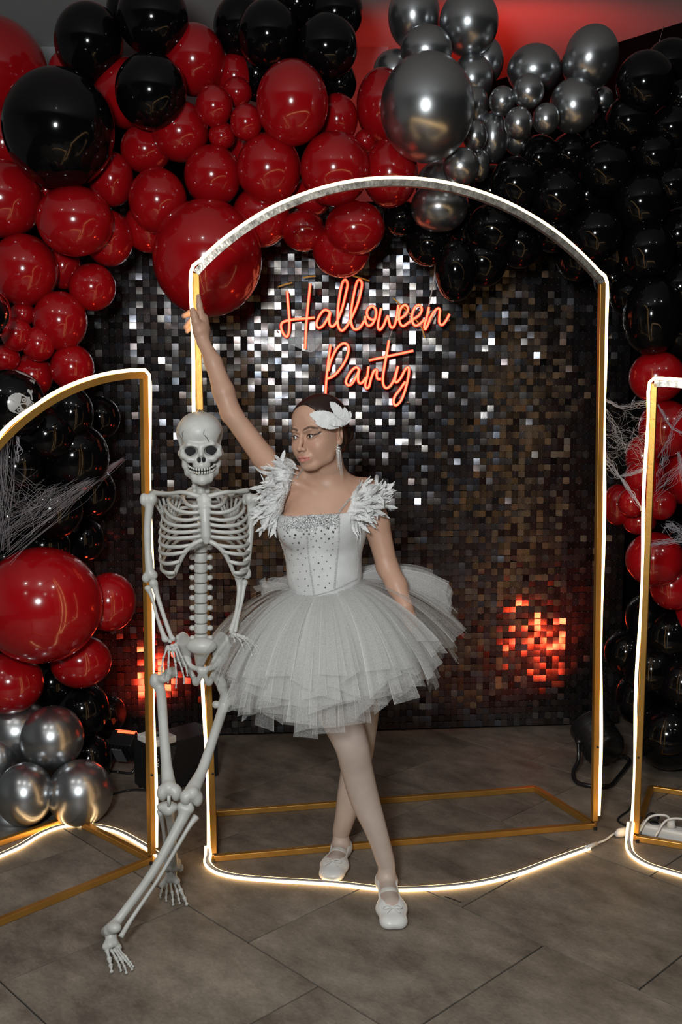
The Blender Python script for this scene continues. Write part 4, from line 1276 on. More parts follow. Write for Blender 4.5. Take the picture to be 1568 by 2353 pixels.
# shin, viewer's left (slants back to the planted foot)
aL = d4g(745, 1280, 0.085)
longbone('shin_bone', [d4(695, 775, 2.80), d4(715, 860, 2.84), (np.array(d4(735, 1050, 2.93))), aL], [0.022, 0.0135, 0.0115, 0.013],
         [(d4(650, 760, 2.80), (0.017, 0.018, 0.012)), (d4(740, 765, 2.80), (0.016, 0.018, 0.012)), (d4(705, 790, 2.79), (0.014, 0.014, 0.014)), (aL, (0.020, 0.018, 0.013)), (d4g(800, 1285, 0.075), (0.010, 0.010, 0.014))])
b = MB(); b.tube([d4(703, 665, 2.785), d4(703, 760, 2.785)], 0.0055, 8); b.build('knee_hinge', BONE, skel)
sp = spline([d4(625, 800, 2.82), d4(655, 950, 2.88), d4(675, 1150, 2.97), d4g(690, 1305, 0.075)], 5); b = MB(); b.tube(sp, lerp_list([0.009, 0.0055, 0.0055, 0.009], len(sp)), 8); b.build('calf_bone', BONE, skel)
# shin crossing in front, viewer's right leg
aR = d4g(215, 1800, 0.085)
longbone('shin_bone', [d4(845, 790, 2.79), d4(800, 900, 2.775), d4(560, 1330, 2.72), d4(300, 1690, 2.675), aR], [0.020, 0.0155, 0.0125, 0.0125, 0.017],
         [(d4(815, 760, 2.79), (0.015, 0.017, 0.014)), (d4(880, 775, 2.79), (0.015, 0.017, 0.014)), (d4(885, 730, 2.79), (0.006, 0.007, 0.012)), (d4g(180, 1820, 0.075), (0.013, 0.017, 0.016)), (d4g(240, 1800, 0.09), (0.018, 0.016, 0.014))])
sp = spline([d4(940, 845, 2.80), d4(860, 960, 2.775), d4(600, 1400, 2.72), d4(385, 1720, 2.675), d4g(290, 1880, 0.065)], 5); b = MB(); b.tube(sp, lerp_list([0.011, 0.0065, 0.0055, 0.0065, 0.008], len(sp)), 8); b.build('calf_bone', BONE, skel)
# feet
def foot(talus, heel, tars, toes, r):
    f = bbox_field([talus, heel] + tars, 0.03, 0.0025)
    f.ell(talus, (0.017, 0.018, 0.018)); f.cone(talus, heel, 0.014, 0.016, 0.008)
    for q in tars: f.ell(q, (0.011, 0.011, 0.010), 0.006); f.cone(talus, q, 0.010, 0.009, 0.006)
    root = sobj('foot', f)
    for i, tp in enumerate(toes):
        b = MB(); knuckled(b, tp, r * (1.45 if i == len(toes)-1 else 1.0)); b.build('toe', BONE, root)
    return root
foot(d4g(725, 1330, 0.055), d4g(745, 1300, 0.02) + np.array([0, 0.05, 0]), [d4g(670, 1410, 0.028), d4g(710, 1390, 0.04), d4g(740, 1385, 0.042), d4g(770, 1400, 0.04), d4g(650, 1435, 0.02)],
     [[d4g(650, 1430, 0.022), d4g(640, 1490, 0.016), d4g(628, 1525, 0.010), d4g(630, 1548, 0.006)],
      [d4g(685, 1415, 0.03), d4g(682, 1500, 0.018), d4g(679, 1545, 0.011), d4g(682, 1575, 0.006)],
      [d4g(715, 1405, 0.035), d4g(733, 1510, 0.02), d4g(738, 1570, 0.012), d4g(742, 1608, 0.006)],
      [d4g(745, 1400, 0.036), d4g(778, 1500, 0.02), d4g(790, 1560, 0.012), d4g(798, 1595, 0.006)],
      [d4g(775, 1400, 0.034), d4g(810, 1490, 0.02), d4g(842, 1555, 0.012), d4g(860, 1605, 0.006)]], 0.0042)
foot(d4g(205, 1850, 0.062), d4g(135, 1905, 0.02) + np.array([0.0, 0.045, 0]), [d4g(165, 1960, 0.04), d4g(200, 1945, 0.045), d4g(235, 1930, 0.045), d4g(265, 1970, 0.03)],
     [[d4g(265, 1975, 0.03), d4g(340, 2060, 0.02), d4g(375, 2105, 0.012), d4g(402, 2140, 0.006)],
      [d4g(250, 1980, 0.035), d4g(320, 2070, 0.02), d4g(365, 2120, 0.012), d4g(392, 2165, 0.006)],
      [d4g(230, 1980, 0.038), d4g(300, 2085, 0.02), d4g(325, 2140, 0.012), d4g(342, 2195, 0.006)],
      [d4g(205, 1985, 0.038), d4g(260, 2080, 0.02), d4g(280, 2130, 0.012), d4g(294, 2175, 0.006)],
      [d4g(170, 1985, 0.036), d4g(195, 2080, 0.02), d4g(205, 2130, 0.013), d4g(212, 2185, 0.007)]], 0.0042)
# ================================================================== the dancer
mat('skin', (0.5, 0.33, 0.24), 0.46, vcol=True, sss=0.12, sss_s=0.006, sss_r=(1.0, 0.35, 0.2), spec=0.4, noise=(30, 0.04))
mat('hair', (0.020, 0.010, 0.008), 0.33, bump=(8, 0.1, 0.002))
mat('satin', (0.66, 0.66, 0.64), 0.36, sheen=0.3, noise=(12, 0.05))
mat('satin_bodice', (0.58, 0.585, 0.58), 0.5, noise=(25, 0.08), bump=(20, 0.3, 0.003))
mat('shoe_sole', (0.32, 0.19, 0.11), 0.6)
mat('elastic', (0.66, 0.66, 0.62), 0.7)
mat('crystal', (0.85, 0.86, 0.88), 0.07, 1.0)
mat('crystal_dark', (0.35, 0.36, 0.38), 0.05, 1.0)
mat('bead', (0.80, 0.80, 0.79), 0.22, 0.65)
mat('feather', (0.66, 0.665, 0.66), 0.75, sheen=0.4)
mat('eye_white', (0.72, 0.70, 0.68), 0.15)
mat('iris', (0.014, 0.008, 0.006), 0.1)
SKIN = np.array([0.48, 0.285, 0.20]); TIGHT = np.array([0.54, 0.43, 0.37])
dancer = empty('person', tuple(PG(840, 2040)), 'dancer in a white feathered tutu costume holding the gold arch post', 'person')

TY = -14.0
Rt = frame(TY)
HEAD_R = frame(-39, 3, -5)
eye_mid = P(695, 1003.5, 2.955)
HEAD_O = eye_mid - HEAD_R @ mm(0, -74, 0)
def hw_(p): return HEAD_R @ np.asarray(p) + HEAD_O
NECK0 = P(758, 1118, 3.075); NECK1 = hw_(mm(0, 22, -62))
SH_R = P(656, 1104, 3.07); EL_R = P(531, 950, 3.16); WR_R = P(468, 787, 3.195)
SH_L = P(846, 1138, 3.08); EL_L = P(890, 1302, 3.055); WR_L = P(932, 1392, 2.985)
ANK_F = PG(889, 1988, 0.09); ANK_B = PG(784, 1912, 0.09)

def body(f, off=0.0, torso_only=False):
    f.ell(P(740, 1205, 3.065), (0.138, 0.100, 0.125), 0, rot=Rt, off=off)
    f.ell(P(745, 1318, 3.065), (0.112, 0.090, 0.12), 0.06, rot=Rt, off=off)
    f.ell(P(764, 1450, 3.075), (0.160, 0.122, 0.115), 0.07, rot=Rt, off=off)
    f.ell(P(748, 1150, 3.075), (0.125, 0.078, 0.075), 0.04, rot=Rt, off=off)
    for x in (683, 768): f.ell(P(x, 1212, 3.0), (0.054, 0.050, 0.056), 0.03, rot=Rt, off=off)
    f.cone(P(757, 1112, 3.085), P(838, 1131, 3.08), 0.042, 0.040, 0.03, off=off)
    f.cone(P(752, 1108, 3.085), P(664, 1100, 3.07), 0.042, 0.042, 0.03, off=off)
    if torso_only: return f
    f.cone(NECK0, NECK1, 0.056, 0.050, 0.035)
    # collar bones
    f.cone(P(742, 1128, 3.015), P(826, 1122, 3.045), 0.008, 0.008, 0.018); f.cone(P(722, 1128, 3.01), P(672, 1108, 3.035), 0.008, 0.008, 0.018)
    # raised arm
    f.chain([SH_R, P(605, 1050, 3.11), EL_R], [0.046, 0.037, 0.032], 0.03, kk=0.01)
    f.chain([EL_R, P(514, 900, 3.165), P(490, 832, 3.18), WR_R], [0.033, 0.0335, 0.0265, 0.0195], 0.012)
    # lowered arm
    f.chain([SH_L, P(866, 1205, 3.07), EL_L], [0.046, 0.040, 0.033], 0.03, kk=0.01)
    f.chain([EL_L, P(912, 1345, 3.02), WR_L, P(948, 1440, 2.99)], [0.034, 0.032, 0.021, 0.024], 0.012)
    # legs
    def leg(pts, rad):
        n_ = 7; sp = spline([np.append(np.asarray(p), r_) for p, r_ in zip(pts, rad)], n_)
        f.chain([q[:3] for q in sp], [q[3] for q in sp], 0.04, kk=0.004)
    leg([P(712, 1475, 3.06), P(762, 1600, 3.02), P(806, 1705, 2.99), P(820, 1765, 3.01), P(838, 1835, 3.02), P(866, 1912, 3.012), ANK_F], [0.088, 0.070, 0.053, 0.049, 0.0455, 0.034, 0.028])
    leg([P(815, 1475, 3.10), P(826, 1600, 3.14), P(826, 1702, 3.17), P(818, 1760, 3.20), P(805, 1825, 3.22), P(794, 1875, 3.235), ANK_B], [0.088, 0.068, 0.051, 0.047, 0.042, 0.034, 0.029])
    return f

def foot_prims(ank, toe, f, off=0.0):
    ank = np.asarray(ank); d = np.array([toe[0] - ank[0], toe[1] - ank[1], 0]); L = np.linalg.norm(d); d /= L
    s = np.array([-d[1], d[0], 0]); Rm = np.stack([s, d, np.array([0, 0, 1.0])], 1)
    g = ank * np.array([1, 1, 0])
    f.ell(g - d*0.016 + np.array([0, 0, 0.030]), (0.030, 0.036, 0.032), 0.0 if off else 0.02, rot=Rm, off=off)
    f.cone(g + np.array([0, 0, 0.034]), g + d*(L*0.60) + np.array([0, 0, 0.026]), 0.027, 0.030, 0.02, off=off)
    f.ell(g + d*(L*0.64) + np.array([0, 0, 0.024]), (0.044, 0.045, 0.022), 0.02, rot=Rm, off=off)
    f.ell(g + d*(L*0.84) + np.array([0, 0, 0.0185]), (0.036, 0.038, 0.0165), 0.015, rot=Rm, off=off)
    for q in (-1, 1): f.ell(g + d*(L*0.90) + s*q*0.016 + np.array([0, 0, 0.017]), (0.020, 0.022, 0.0145), 0.010, rot=Rm, off=off)
    return g, d, L, s, Rm
TOE_F = PG(907, 2140)[:2]; TOE_B = PG(760, 2026)[:2]

def hand_prims(f):
    c8 = lambda x, y, Y: P(420 + x/13.84, 660 + y/13.84, Y)
    f.chain([WR_R, c8(600, 1500, 3.20), c8(590, 1300, 3.20)], [0.0195, 0.022, 0.024], 0.01)
    f.chain([c8(650, 1350, 3.215), c8(640, 1000, 3.215)], [0.023, 0.018], 0.012)
    f.chain([c8(520, 1350, 3.19), c8(430, 1120, 3.18)], [0.020, 0.0145], 0.012)           # thumb mound
    f.chain([c8(430, 1130, 3.18), c8(370, 920, 3.176), c8(320, 740, 3.176)], [0.0135, 0.0115, 0.0095], 0.006)   # thumb
    f.chain([c8(600, 1000, 3.205), c8(560, 800, 3.203), c8(525, 560, 3.205), c8(500, 290, 3.207)], [0.0135, 0.0112, 0.0098, 0.0074], 0.006)  # index, up the post
    # the other three pass behind the post and show on its left
    f.chain([c8(650, 1020, 3.22), c8(480, 850, 3.247), c8(220, 830, 3.25), c8(30, 915, 3.235)], [0.0135, 0.0110, 0.0100, 0.0078], 0.005)
    f.chain([c8(660, 1130, 3.225), c8(480, 1060, 3.252), c8(250, 1090, 3.25), c8(85, 1270, 3.235)], [0.0130, 0.0105, 0.0095, 0.0076], 0.004)
    f.chain([c8(650, 1250, 3.225), c8(480, 1230, 3.25), c8(270, 1280, 3.25), c8(135, 1410, 3.238)], [0.0120, 0.0095, 0.0085, 0.0068], 0.004)
    return f

def head_prims(f):
    k = mm
    f.ell(k(0, 20, 38), k(71, 90, 80))
    f.ell(k(0, -34, 46), k(58, 40, 48), 0.025)
    f.ell(k(0, -20, -34), k(56, 54, 60), 0.025)
    f.ell(k(0, -58, -88), k(19, 17, 15), 0.022)
    for s in (-1, 1):
        f.chain([k(s*52, 2, -38), k(s*43, -20, -66), k(s*19, -50, -85)], [0.014, 0.014, 0.013], 0.020)
        f.ell(k(s*36, -50, -27), k(23, 22, 22), 0.022)
        f.ell(k(s*32, -40, -48), k(21, 22, 23), 0.024)
        f.chain([k(s*50, -52, 16), k(s*32, -70, 21), k(s*12, -77, 16)], [0.006, 0.006, 0.005], 0.010)
        f.ell(k(s*31, -84, 0), k(17, 13, 10.5), 0.010, True)
        f.ell(k(s*31, -63.5, 0), k(17, 14.5, 12.5), 0.006)
        f.ell(k(s*31, -80, -0.8), k(15.0, 9, 5.8), 0.0014, True)      # opening between the lids
    for s in (-1, 1): f.ell(k(s*54, -16, -14), k(16, 32, 30), 0.02)
    f.chain([k(0, -75, 12), k(0, -82, -12), k(0, -92, -32)], [0.0055, 0.0055, 0.0065], 0.010)
    f.ell(k(0, -93, -35), k(8, 8, 7.2), 0.006)
    for s in (-1, 1):
        f.ell(k(s*10.5, -83.5, -37.5), k(6.2, 8, 5.8), 0.005)
        f.ell(k(s*6, -88, -43), k(3.2, 4.5, 2.2), 0.0015, True)
    f.ell(k(0, -72, -62), k(26, 14, 18), 0.012)
    f.chain([k(-23, -73, -63.5), k(-8, -85, -59.8), k(0, -85, -61.2), k(8, -85, -59.8), k(23, -73, -63.5)], [0.0025, 0.0045, 0.0042, 0.0045, 0.0025], 0.003)
    f.chain([k(-21, -73, -66), k(0, -84, -70), k(21, -73, -66)], [0.0026, 0.0062, 0.0026], 0.003)
    f.chain([k(-24, -75, -63.8), k(-10, -88.5, -65), k(0, -90, -65.2), k(10, -88.5, -65), k(24, -75, -63.8)], 0.0011, 0.0012, True)
    for s in (-1, 1):
        er = frame(s*22, 0, 0)
        f.ell(k(s*74, 14, -4), k(6.5, 17, 30), 0.004, rot=er)
        f.ell(k(s*80, 10, 2), k(6, 10, 18), 0.004, True, rot=er)
        f.ell(k(s*73, 8, -28), k(5, 8, 9), 0.004)
    f.cone(HEAD_R.T @ (NECK1 - HEAD_O), HEAD_R.T @ (NECK0 - HEAD_O), 0.050, 0.056, 0.02)
    f.ell(k(0, 10, -50), k(40, 50, 40), 0.02)
    return f

blocksV, blocksF, blocksC = [], [], []
def addblock(Vv, F, C):
    o = sum(len(q) for q in blocksV)
    blocksV.append(Vv); blocksF.append(F + o); blocksC.append(C)
# body and limbs
f = Field((-0.52, 2.80, 0.05), (0.36, 3.36, 1.50), 0.0048); body(f)
foot_prims(ANK_F, TOE_F, f); foot_prims(ANK_B, TOE_B, f)
zcut = (NECK0[2]*0.35 + NECK1[2]*0.65)
f.cut(lambda X, Y, Z: np.where((X > -0.2) & (X < 0.12), Z - zcut, -1.0) + 0*Y)
Vv, F = f.net(2)
t_ = np.clip((0.88 - Vv[:, 2]) / 0.04, 0, 1)[:, None]
addblock(Vv, F, SKIN*(1-t_) + TIGHT*t_)
# forearm top and gripping hand, finer
f = Field((-0.56, 3.10, 1.44), (-0.30, 3.32, 1.96), 0.0021)
f.chain([SH_R, P(605, 1050, 3.11), EL_R], [0.046, 0.037, 0.032], 0.03, kk=0.01)
f.chain([EL_R, P(514, 900, 3.165), P(490, 832, 3.18), WR_R], [0.033, 0.0335, 0.0265, 0.0195], 0.012)
hand_prims(f)
Vv, F = f.net(1); addblock(Vv, F, np.repeat(SKIN[None], len(Vv), 0))
# feet, finer
for ank, toe in ((ANK_F, TOE_F), (ANK_B, TOE_B)):
    g = np.array([ank[0], ank[1], 0]); mid = (g + np.array([*toe, 0])) / 2
    f = Field(mid - np.array([0.09, 0.19, 0.0]), mid + np.array([0.09, 0.19, 0.10]), 0.003)
    foot_prims(ank, toe, f); f.cone(ank, g + np.array([0, 0, 0.035]), 0.028, 0.028, 0.02)
    Vv, F = f.net(1); addblock(Vv, F, np.repeat(TIGHT[None], len(Vv), 0))
# head, finest
f = head_prims(Field(mm(-95, -115, -125), mm(95, 118, 125), 0.00165))
Vl, F = f.net(1)
C = np.repeat(SKIN[None], len(Vl), 0)
X, Y_, Z = Vl[:, 0]*1000, Vl[:, 1]*1000, Vl[:, 2]*1000
front = Y_ < -40
def paint(mask, col):
    m_ = np.clip(mask, 0, 1)[:, None]; return C*(1-m_) + np.array(col)*m_
def seg_d(pts):
    d = np.full(len(X), 1e9)
    for (a, b), (c_, e) in zip(pts[:-1], pts[1:]):
        vx, vz = c_-a, e-b; t = np.clip(((X-a)*vx + (Z-b)*vz) / (vx*vx + vz*vz), 0, 1)
        d = np.minimum(d, np.hypot(X-a-vx*t, Z-b-vz*t))
    return d
# cheeks warmer, lids shaded with make-up, brows, liner, lips
for s in (-1, 1):
    C = paint(front * 0.22 * np.exp(-(((X - s*42)/16)**2 + ((Z + 24)/14)**2)), (0.52, 0.22, 0.17))
    C = paint(front * 0.5 * np.exp(-(((X - s*32)/15)**2 + ((Z - 9)/6)**2)), (0.25, 0.14, 0.11))
    C = paint(front * np.clip(2.0 - seg_d([(s*13, 19.5), (s*25, 24.5), (s*36, 25.5), (s*50, 20)]) / 2.2, 0, 1) * 0.9, (0.065, 0.036, 0.026))
    C = paint(front * np.clip(1.7 - seg_d([(s*17, -1.5), (s*22, 3.6), (s*31, 5.4), (s*39, 3.8), (s*45, 2.0), (s*54, 9)]) / 1.5, 0, 1), (0.012, 0.008, 0.008))
    C = paint(front * np.clip(1.4 - seg_d([(s*22, -5.0), (s*30, -6.2), (s*38, -5.0), (s*45, 0.5)]) / 1.2, 0, 1) * 0.85, (0.03, 0.02, 0.018))
lip = np.clip(1.5 - np.minimum(seg_d([(-22, -63.5), (-8, -61.0), (0, -62), (8, -61.0), (22, -63.5)]) / 2.8, seg_d([(-20, -66), (0, -70), (20, -66)]) / 4.0), 0, 1)
C = paint(front * (Y_ < -62) * lip, (0.50, 0.165, 0.135))
C = paint(front * (Y_ < -70) * np.clip(1.6 - seg_d([(-23, -63.8), (0, -65.2), (23, -63.8)]) / 0.9, 0, 1) * 0.7, (0.16, 0.05, 0.045))
addblock(Vl @ HEAD_R.T + HEAD_O, F, C)
bd = link('body', npmesh('body', np.concatenate(blocksV), np.concatenate(blocksF), MATS['skin'], True, np.concatenate(blocksC)), dancer)

# eyes, looking to the viewer's left
for s in (-1, 1):
    c = mm(s*31, -62.5, 0)
    b = MB(); b.ball((0, 0, 0), 0.0122, 24, 16); b.v = [tuple(hw_(np.array(q) + c)) for q in b.v]
    e = b.build('eye', MATS['eye_white'], dancer)
    gz = np.array([-0.34, -0.93, 0.0]); gz /= np.linalg.norm(gz)
    b = MB(); u_ = np.cross(gz, [0, 0, 1.0]); u_ /= np.linalg.norm(u_); v_ = np.cross(u_, gz)
    ring = [(0, 0.01245)] + [(r_, math.sqrt(0.01240**2 - r_**2) + 0.0002) for r_ in (0.0022, 0.0044, 0.0064)]
    vs = [c + gz*ring[0][1]]
    for r_, h_ in ring[1:]:
        for j in range(16): vs.append(c + gz*h_ + (u_*math.cos(j*math.pi/8) + v_*math.sin(j*math.pi/8))*r_)
    fs = [(0, 1+(j+1) % 16, 1+j) for j in range(16)] + [(1+q*16+j, 1+q*16+(j+1) % 16, 1+(q+1)*16+(j+1) % 16, 1+(q+1)*16+j) for q in range(2) for j in range(16)]
    b.add([hw_(q) for q in vs], fs); b.build('iris', MATS['iris'], e)

# hair: slicked back into a low bun
f = Field(mm(-90, -100, -80), mm(90, 170, 135), 0.0022)
f.ell(mm(0, 21, 40), mm(75.5, 94, 84)); f.ell(mm(0, -30, 48), mm(60, 42, 50), 0.025)
f.ell(mm(0, 60, -20), mm(56, 46, 50), 0.02)
def hairline(X, Y, Z):
    x = np.abs(X) * 1000; y = Y * 1000; z = Z * 1000
    front = -((y + 58) * 0.80 + (z - 84) * 0.60) + 0.0 * x       # > 0 in front of the hairline
    front = front - (x/70.0)**2 * 15 + 6 * np.exp(-(x/30.0)**2)
    ear = 20 - np.sqrt(((y - 12)/0.9)**2 + ((z + 5)/1.5)**2)      # clear of the ear
    low = -62 - z
    return np.maximum(np.maximum(front, np.where(x > 55, ear, -50)), low) / 1000
f.cut(hairline, 0.003)
f.ell(mm(0, 118, -6), mm(36, 34, 34), 0.006)
Vv, F = f.net(1)
hair = link('hair', npmesh('hair', Vv @ HEAD_R.T + HEAD_O, F, MATS['hair']), dancer)

# ---------------------------------------------------------------- feathers
def feather_mesh(name, L, W, curl, jag, seed, nseg=14):
    r = random.Random(seed); vs, fs = [], []
    for i in range(nseg + 1):
        t = i / nseg
        w_ = W * max(0.0, math.sin(math.pi * min(1, 0.04 + 0.96*t**1.05)))**0.8 * (1.05 - 0.25*t)
        z = curl * t * t * L
        a = w_ * (1 - jag * r.random() * (i % 2)); b = w_ * (1 - jag * r.random() * ((i+1) % 2))
        lag = (0.35 + 0.5*r.random()) * w_
        vs += [(-a, t*L + lag, z - 0.18*a), (0, t*L, z), (b, t*L + lag, z - 0.18*b)]
    for i in range(nseg):
        for j in range(2): fs.append((3*i+j, 3*i+j+1, 3*i+j+4, 3*i+j+3))
    m_ = MB(); m_.add(vs, fs); return m_.mesh(name, MATS['feather'])
FM = [feather_mesh('feather', 0.058, 0.0085, c, 0.55, 5+i, 26) for i, c in enumerate((0.5, -0.35, 0.85, 0.2, -0.7))]
FT = [feather_mesh('plume', 0.048, 0.0034, c, 0.7, 25+i, 18) for i, c in enumerate((0.5, -0.3, 0.1))]
def place_feather(name, me, base, tip_dir, nrm, sc, parent):
    y = np.asarray(tip_dir, float); y /= np.linalg.norm(y)
    n_ = np.asarray(nrm, float); n_ = n_ - y*np.dot(n_, y); n_ /= np.linalg.norm(n_)
    x = np.cross(y, n_)
    Mx = Matrix(((x[0], y[0], n_[0], base[0]), (x[1], y[1], n_[1], base[1]), (x[2], y[2], n_[2], base[2]), (0, 0, 0, 1))) @ Matrix.Scale(sc, 4)
    o = link(name, me, parent); o.matrix_basis = Mx
    return o
def ruff(poly, Yf, ang_of, n, seedv, name_label, blobs):
    fb = bbox_field([b[0] for b in blobs], 0.06, 0.004)
    for c, r_ in blobs: fb.ell(c, r_, 0.02)
    Vv, F = fb.net(2)
    Vv = Vv + rng.normal(0, 0.0012, Vv.shape)
    root = link('shoulder_ruff', npmesh('shoulder_ruff', Vv, F, MATS['feather']), dancer)
    root['label'] = name_label
    bvh = BVHTree.FromPolygons([tuple(v) for v in Vv], [tuple(map(int, q)) for q in F])
    r = random.Random(seedv)
    xs = [p[0] for p in poly]; ys = [p[1] for p in poly]; cnt = 0; tries = 0
    while cnt < n and tries < n*30:
        tries += 1
        x, y = r.uniform(min(xs), max(xs)), r.uniform(min(ys), max(ys))
        if not inpoly(x, y, poly): continue
        d = Vector(ray(x, y)).normalized(); hit = bvh.ray_cast(Vector(CAM), d)
        if hit[0] is not None: base = np.array(hit[0]) - np.array(d)*0.003
        else: base = P(x, y, Yf(x, y) + 0.01)
        a = R(ang_of(x, y) + r.gauss(0, 34))
        td = np.array([math.cos(a), r.uniform(-0.55, 0.15), math.sin(a)])
        nn_ = np.array([r.gauss(0, 0.45), -1, r.gauss(0, 0.45)])
        thin = r.random() < 0.45
        place_feather('plume' if thin else 'feather', r.choice(FT if thin else FM), base, td, nn_, r.uniform(0.5, 0.95), root); cnt += 1
    return root
ruff([(672,1055),(690,1078),(668,1120),(650,1165),(634,1205),(612,1215),(596,1190),(600,1140),(612,1100),(632,1070)], lambda x, y: 2.985, lambda x, y: 180 + (1130 - y) * -0.35 - 5 + (y > 1180) * 25, 150, 3, 'white feather ruff on the raised shoulder',
     [(P(655, 1082, 3.03), (0.030, 0.045, 0.040)), (P(637, 1118, 3.02), (0.040, 0.050, 0.045)), (P(625, 1160, 3.02), (0.036, 0.050, 0.045)), (P(618, 1195, 3.02), (0.026, 0.04, 0.03))])
ruff([(828,1112),(862,1108),(886,1130),(888,1158),(862,1182),(838,1204),(812,1212),(796,1200),(786,1182),(800,1150)], lambda x, y: 3.0, lambda x, y: 20 - (y - 1140) * 1.35, 140, 4, 'white feather ruff on the lowered shoulder',
     [(P(850, 1138, 3.045), (0.042, 0.055, 0.036)), (P(832, 1165, 3.03), (0.045, 0.05, 0.036)), (P(808, 1186, 3.01), (0.032, 0.045, 0.034)), (P(822, 1150, 3.03), (0.03, 0.045, 0.034)), (P(872, 1150, 3.06), (0.03, 0.045, 0.03))])
# hair ornament of fanned feathers on the near side of her head
orn = empty('feather_clip', (0, 0, 0)); orn.parent = dancer; orn.matrix_parent_inverse = wmat(dancer).inverted(); orn.location = P(798, 972, 2.915)
orn['label'] = 'white feathers fanned over the side of the hair'
OB = P(800, 973, 2.935)
FH = [feather_mesh('feather', 0.115, 0.0225, c, 0.16, 60+i, 40) for i, c in enumerate((-0.10, -0.06, -0.14))]
for i, (tx, ty, Yt, sc) in enumerate(((713, 950, 2.885, 1.0), (725, 972, 2.88, 0.86), (762, 926, 2.90, 0.62), (757, 975, 2.88, 0.5), (792, 935, 2.92, 0.42), (806, 944, 2.95, 0.34), (735, 958, 2.885, 0.9))):
    tp = P(tx, ty, Yt); dv = tp - OB
    nrm = np.array([0.15 + 0.1*((i*37) % 5 - 2)*0.3, -1, 0.25])
    place_feather('feather', FH[i % 3], OB + np.array([0, -0.003*(i % 3), 0.002*((i*13) % 4)]), dv, nrm, np.linalg.norm(dv) / 0.118, orn)

# ---------------------------------------------------------------- earring
er = MB(); ee = P(776, 1022, 2.945)
def gem(mb, c, r_, sq=1.0):
    c = np.asarray(c); mb.add([c + np.array(q)*r_ for q in ((1,0,0),(0,0,sq),(-1,0,0),(0,0,-sq),(0,-0.8,0),(0,0.8,0))], [(4,0,1),(4,1,2),(4,2,3),(4,3,0),(5,1,0),(5,2,1),(5,3,2),(5,0,3)])
for (x, y, r_) in ((777,1022,2.6),(775,1027,3.2),(780,1029,3.2),(777,1034,3.4),(781,1036,2.6),(774,1034,2.4)): gem(er, P(x, y, 2.945), r_*0.00125, 1.2)
for k in range(9):
    x0 = 773.5 + k*1.05; ln = 36 + 28*math.exp(-((k - 6)/2.2)**2) + random.uniform(-5, 4)
    y = 1038.0
    while y < 1038 + ln:
        t = (y - 1038) / 64
        gem(er, P(x0 + t*6 + 1.0*math.sin(k), y, 2.945 + 0.002*math.sin(k*2.1)), 0.0014*(1 - 0.4*t), 1.3); y += 2.2
er.build('earring', MATS['bead'], dancer, smooth=False)['label'] = 'long sparkling crystal drop earring'

# ---------------------------------------------------------------- bodice
f = Field((-0.26, 2.88, 0.88), (0.20, 3.26, 1.30), 0.0035); body(f, 0.007, True)
tl, tr = P(634, 1188, 2.965), P(790, 1179, 2.965)
zt = lambda X: tl[2] + (tr[2] - tl[2]) * (X - tl[0]) / (tr[0] - tl[0])
zb = P(725, 1425, 2.97)[2]
f.cut(lambda X, Y, Z: np.maximum(Z - zt(X), zb - Z) + 0*Y)
Vb, Fb = f.net(1)
bodice = link('bodice', npmesh('bodice', Vb, Fb, MATS['satin_bodice']), dancer)
bodice['label'] = 'white corset bodice set with crystals'
bvh_b = BVHTree.FromPolygons([tuple(v) for v in Vb], [tuple(map(int, q)) for q in Fb])
f = Field((-0.30, 2.88, 1.0), (0.20, 3.24, 1.50), 0.005); body(f, 0.004, True); Vt, Ft = f.net(1)
bvh_t = BVHTree.FromPolygons([tuple(v) for v in Vt], [tuple(map(int, q)) for q in Ft])
def cast(px, py, bv=None, lift=0.001):
    d = Vector(ray(px, py)).normalized()
    h = (bv or bvh_b).ray_cast(Vector(CAM), d)
    if h[0] is None: return None
    return np.array(h[0]) - np.array(d) * lift
def c5(x, y): return 560 + x/4.126, 980 + y/4.126
gems = [(375,1105,6),(418,1108,8),(468,1108,6),(522,1102,10),(400,1165,10),(458,1165,6),(515,1168,9),(568,1155,8),(660,1140,8),(722,1145,10),(640,1070,6),(690,1085,9),(738,1060,8),(775,1098,5),(810,1065,10),(850,1050,7),(845,1110,10),(848,1165,5),(545,1207,7),(460,1220,7),(685,1190,7),(793,1175,6),(435,1268,6),(515,1257,7),(588,1248,7),(660,1243,6),(745,1232,6),(828,1222,6),(480,1320,7),(560,1312,7),(712,1295,7),(788,1280,7),(470,1385,6),(535,1380,6),(597,1372,7),(670,1362,6),(747,1353,7),(822,1340,7),(515,1448,7),(585,1445,7),(718,1425,7),(795,1412,7),(520,1515,6),(612,1512,6),(708,1503,7),(813,1485,6),(580,1562,6),(775,1530,7),
 (340,1050,9),(390,1040,9),(440,1040,10),(490,1030,10),(545,1050,9),(620,1020,10),(680,1010,10),(740,990,11),(800,965,13),(850,1000,11),(870,965,9),(770,1020,9),(600,990,9),(420,1010,9),(570,1020,9),(660,1045,7),(480,1060,7),(380,1075,7)]
gm_b = MB(); gem(gm_b, (0, 0, 0), 1.0, 1.0)
gem_me = [gm_b.mesh('gem', MATS['crystal_dark'], smooth=False), gm_b.mesh('gem', MATS['crystal'], smooth=False)]
for i, (x, y, r_) in enumerate(gems):
    p = cast(*c5(x, y))
    if p is None: continue
    o = link('gem', gem_me[1 if i % 4 == 0 else 0], bodice)
    o.matrix_basis = Matrix.Translation(Vector(p)) @ Matrix.Rotation(random.uniform(0, 3), 4, 'Y') @ Matrix.Diagonal((r_*0.00040, r_*0.00032, r_*0.00040*random.uniform(0.7, 1.3), 1))
bead_b = MB()
